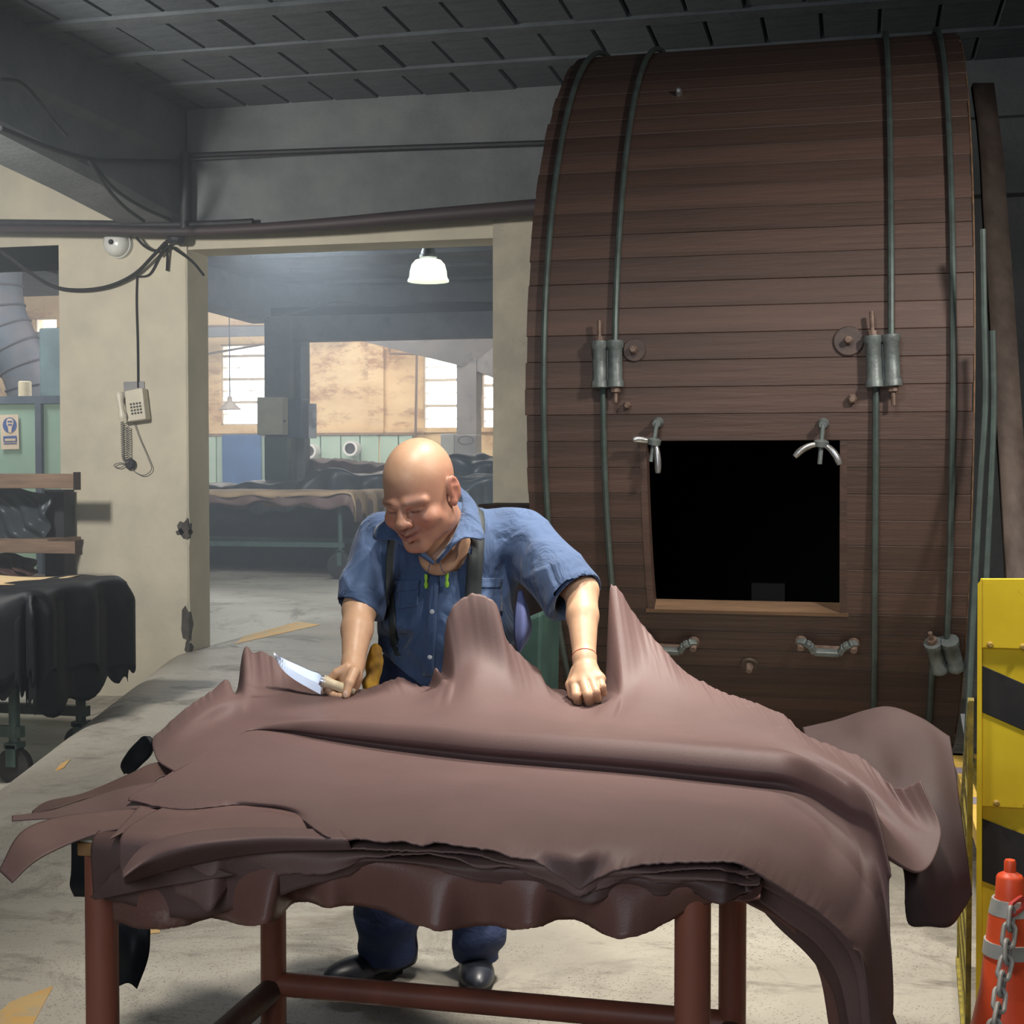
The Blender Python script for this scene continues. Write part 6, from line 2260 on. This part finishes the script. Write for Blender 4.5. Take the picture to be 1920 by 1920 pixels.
# blue sheet door and ports on the wainscot
yb = YB - 0.3
a, b_ = PY(416, 815, yb), PY(489, 905, yb)
o = MB().box((a[0], yb, 0.05), (b_[0], yb + 0.06, a[2])).build('blue_door', mat('blue_sheet', S(62, 104, 158), S(52, 90, 140), 0.5, 2), None, bevel=0.01)
tag(o, 'blue sheet metal door on the far wainscot', 'door')
for k, (x, y) in enumerate(((583, 846), (660, 841))):
    c = PY(x, y, yb)
    e_ = empty('vent_port', c, ('left' if k == 0 else 'right') + ' one of two round white rimmed ports on the far wainscot', 'vent', 'round wall ports')
    r0 = 15 * 28 / FPX
    MB().lathe([(r0 * 0.72, -0.12), (r0, -0.12), (r0, 0.16), (r0 * 0.72, 0.16)], 28, (c[0], c[1], c[2]), 'y', cap=False).build('rim', mat('white_rim', S(220, 220, 220), None, 0.5), e_, smooth=True, angle=40)
    MB().lathe([(r0 * 0.74, 0.0), (r0 * 0.74, 0.05)], 28, (c[0], c[1], c[2]), 'y').build('dark_mouth', mat('port_dark', S(70, 58, 56), None, 0.8), e_)
hbox(835, 862, 814, 1032, 24.5, 0.3, 'white_machine', mat('white_paint', S(222, 222, 216), S(206, 206, 202), 0.5, 4), 'white machine cabinet beyond the man, its left half', 'machine')
wm = hbox(862, 905, 816, 1032, 24.5, 0.35, 'grey_machine', mat('pale_grey_paint', S(188, 186, 186), S(174, 172, 174), 0.5, 4), 'pale grey machine box with an oval emblem beyond the man', 'machine')
ec = D(884, 826, 24.4)
ring_ = [ec + np.array([0.13 * math.cos(t), -0.36, 0.07 * math.sin(t)]) for t in np.linspace(0, 2 * math.pi, 24, endpoint=False)]
MB().tube(ring_, 0.012, 6, closed=True).build('oval_emblem', mat('emblem_grey', S(120, 116, 118), None, 0.5), wm)
# thin pipes on the far wall
m_thin = mat('brown_conduit', S(120, 96, 84), None, 0.6)
yq = YB - 0.25
for pts, lab in (([(782, 636), (781, 720), (779, 826)], 'thin brown conduit running straight down the far wall'),
                 ([(730, 646), (731, 663), (782, 664)], 'short angled conduit joining the vertical one near the roof'),
                 ([(385, 612), (495, 611)], 'thin horizontal rod across the far left window bay'),
                 ([(388, 664), (492, 646)], 'thin sloping rod across the far left window bay'),
                 ([(573, 634), (648, 636)], 'short dark rod under the hall beam')):
    o = MB().tube([PY(x, y, yq) for x, y in pts], 0.028, 6).build('wall_conduit', m_thin, None)
    tag(o, lab, 'conduit')
o = MB().tube(crom([PY(790, 640, yq - 2.6), PY(850, 650, yq - 2.6), PY(890, 664, yq - 2.6), PY(898, 680, yq - 2.6), PY(900, 790, yq - 2.6)], 30), 0.02, 6).build('wall_cable', m_wire, None)
tag(o, 'dark cable looping down beside the far pillar', 'cable')
o = MB().tube(crom([D(500, 595, 17), D(560, 585, 17), D(626, 568, 17), D(720, 573, 17), D(790, 569, 17), D(935, 568, 17)], 50), 0.012, 6).build('ceiling_cable', m_wire, None)
tag(o, 'dark cable strung under the hall ceiling in the doorway', 'cable')

# carts with hides beyond the doorway
tz = D(500, 926, 18.0)[2]
c1 = D(520, 1000, 18.5)
rot = 0.0
cart((c1[0] - 0.25, c1[1] + 0.3), (1.35, 0.65), tz, 0.0, 'long green wheeled cart with hides just beyond the doorway', wr=0.17)
drape('tan_hide', (c1[0] - 0.25, c1[1] + 0.3), (1.36, 0.66), tz + 0.02, (0.2, 0.5, 0.12, 0.3), m_tanh, 'tan hide covering the cart beyond the doorway, drooping at its right end', seed=11, rag=0.25, wav=0.03)
drape('under_hide', (c1[0] - 0.25, c1[1] + 0.3), (1.34, 0.64), tz + 0.008, (0.2, 0.42, 0.25, 0.3), m_hide2, 'brown hide under the tan hide on the cart beyond the doorway', seed=12, rag=0.3)
specs = [(D(505, 905, 21.0 - 0.1), (0.95, 0.4), 1.19, m_greyblk, 'slate black hide heap at the left behind the long cart', 21),
         (D(668, 890, 20.4), (0.6, 0.5), 1.34, m_greyblk, 'slate black hide heap in the middle behind the long cart', 22),
         (D(700, 866, 21.9), (0.8, 0.4), 1.52, m_hide3, 'brown ruffled hide heap highest behind the man\'s left', 23),
         (D(885, 880, 19.0), (0.45, 0.5), 1.52, m_greyblk, 'tall slate black hide heap between the man\'s head and the right jamb', 24),
         (D(900, 915, 17.5), (0.35, 0.4), 1.30, m_greyblk, 'glossy black hide heap lower between the man and the right jamb', 25)]
for p, half, z, m, lab, sd in specs:
    tb_ = MB().box((p[0] - half[0] * 0.9, p[1] - half[1] * 0.8, 0), (p[0] + half[0] * 0.9, p[1] + half[1] * 0.8, z - 0.25)).build('heap_stand', m_dark, None)
    tag(tb_, 'dark stand under the ' + lab.split(' behind')[0].split(' between')[0].split(' below')[0] + (' at the left' if sd == 21 else ' in the middle' if sd == 22 else ' low' if sd == 25 else ''), 'stand')
    drape('heaped_hide', (p[0], p[1]), half, z - 0.10, (0.3, 0.3, 0.5, 0.3), m, lab, seed=sd, rag=0.3, wav=0.05, bump=0.07, rotz=0.1 * (sd % 3 - 1), zfl=0.05)

# crumpled yellow rag at the man's hip
p = K(700, 1250, 3.60)
RG = Field()
RG.ell(p + np.array([0.006, 0, 0.026]), (0.018, 0.018, 0.034), 0.02)
RG.ell(p + np.array([0.0, 0.0, -0.010]), (0.020, 0.018, 0.036), 0.02)
RG.ell(p + np.array([-0.008, -0.01, -0.045]), (0.020, 0.018, 0.024), 0.012)
RG.disp(lambda P: 0.0007 * np.sin(160 * P[:, 0] + 120 * P[:, 2]) + 0.0008 * np.sin(210 * P[:, 2] - 90 * P[:, 0]))
vv, ff = nets(RG, p - 0.09, p + 0.09, 0.003)
o = obj('yellow_rag', mesh_np('yellow_rag', K2W(vv), ff), mat('yellow_cloth', S(228, 178, 48), S(160, 120, 60), 0.8, 14, coord='Object'), None)
tag(o, 'small crumpled yellow and brown rag beside the man\'s hip', 'rag')
# ------------------------------------------------------------------ dusty air of the works
hz = bpy.data.materials.new('dusty_air')
hz.use_nodes = True
n = hz.node_tree
n.nodes.clear()
out = n.nodes.new('ShaderNodeOutputMaterial')
vs_ = n.nodes.new('ShaderNodeVolumeScatter')
vs_.inputs['Color'].default_value = (0.80, 0.90, 1.0, 1)
vs_.inputs['Density'].default_value = 0.025
vs_.inputs['Anisotropy'].default_value = 0.2
n.links.new(vs_.outputs[0], out.inputs['Volume'])
air = MB().box((XLH + .01, 5.2, -0.6), (XD0 - 0.02, YB - 0.01, 6.15)).build('haze', hz)
tag(air, 'thin bluish dusty haze hanging in the air of the hall', 'haze', kind='stuff')
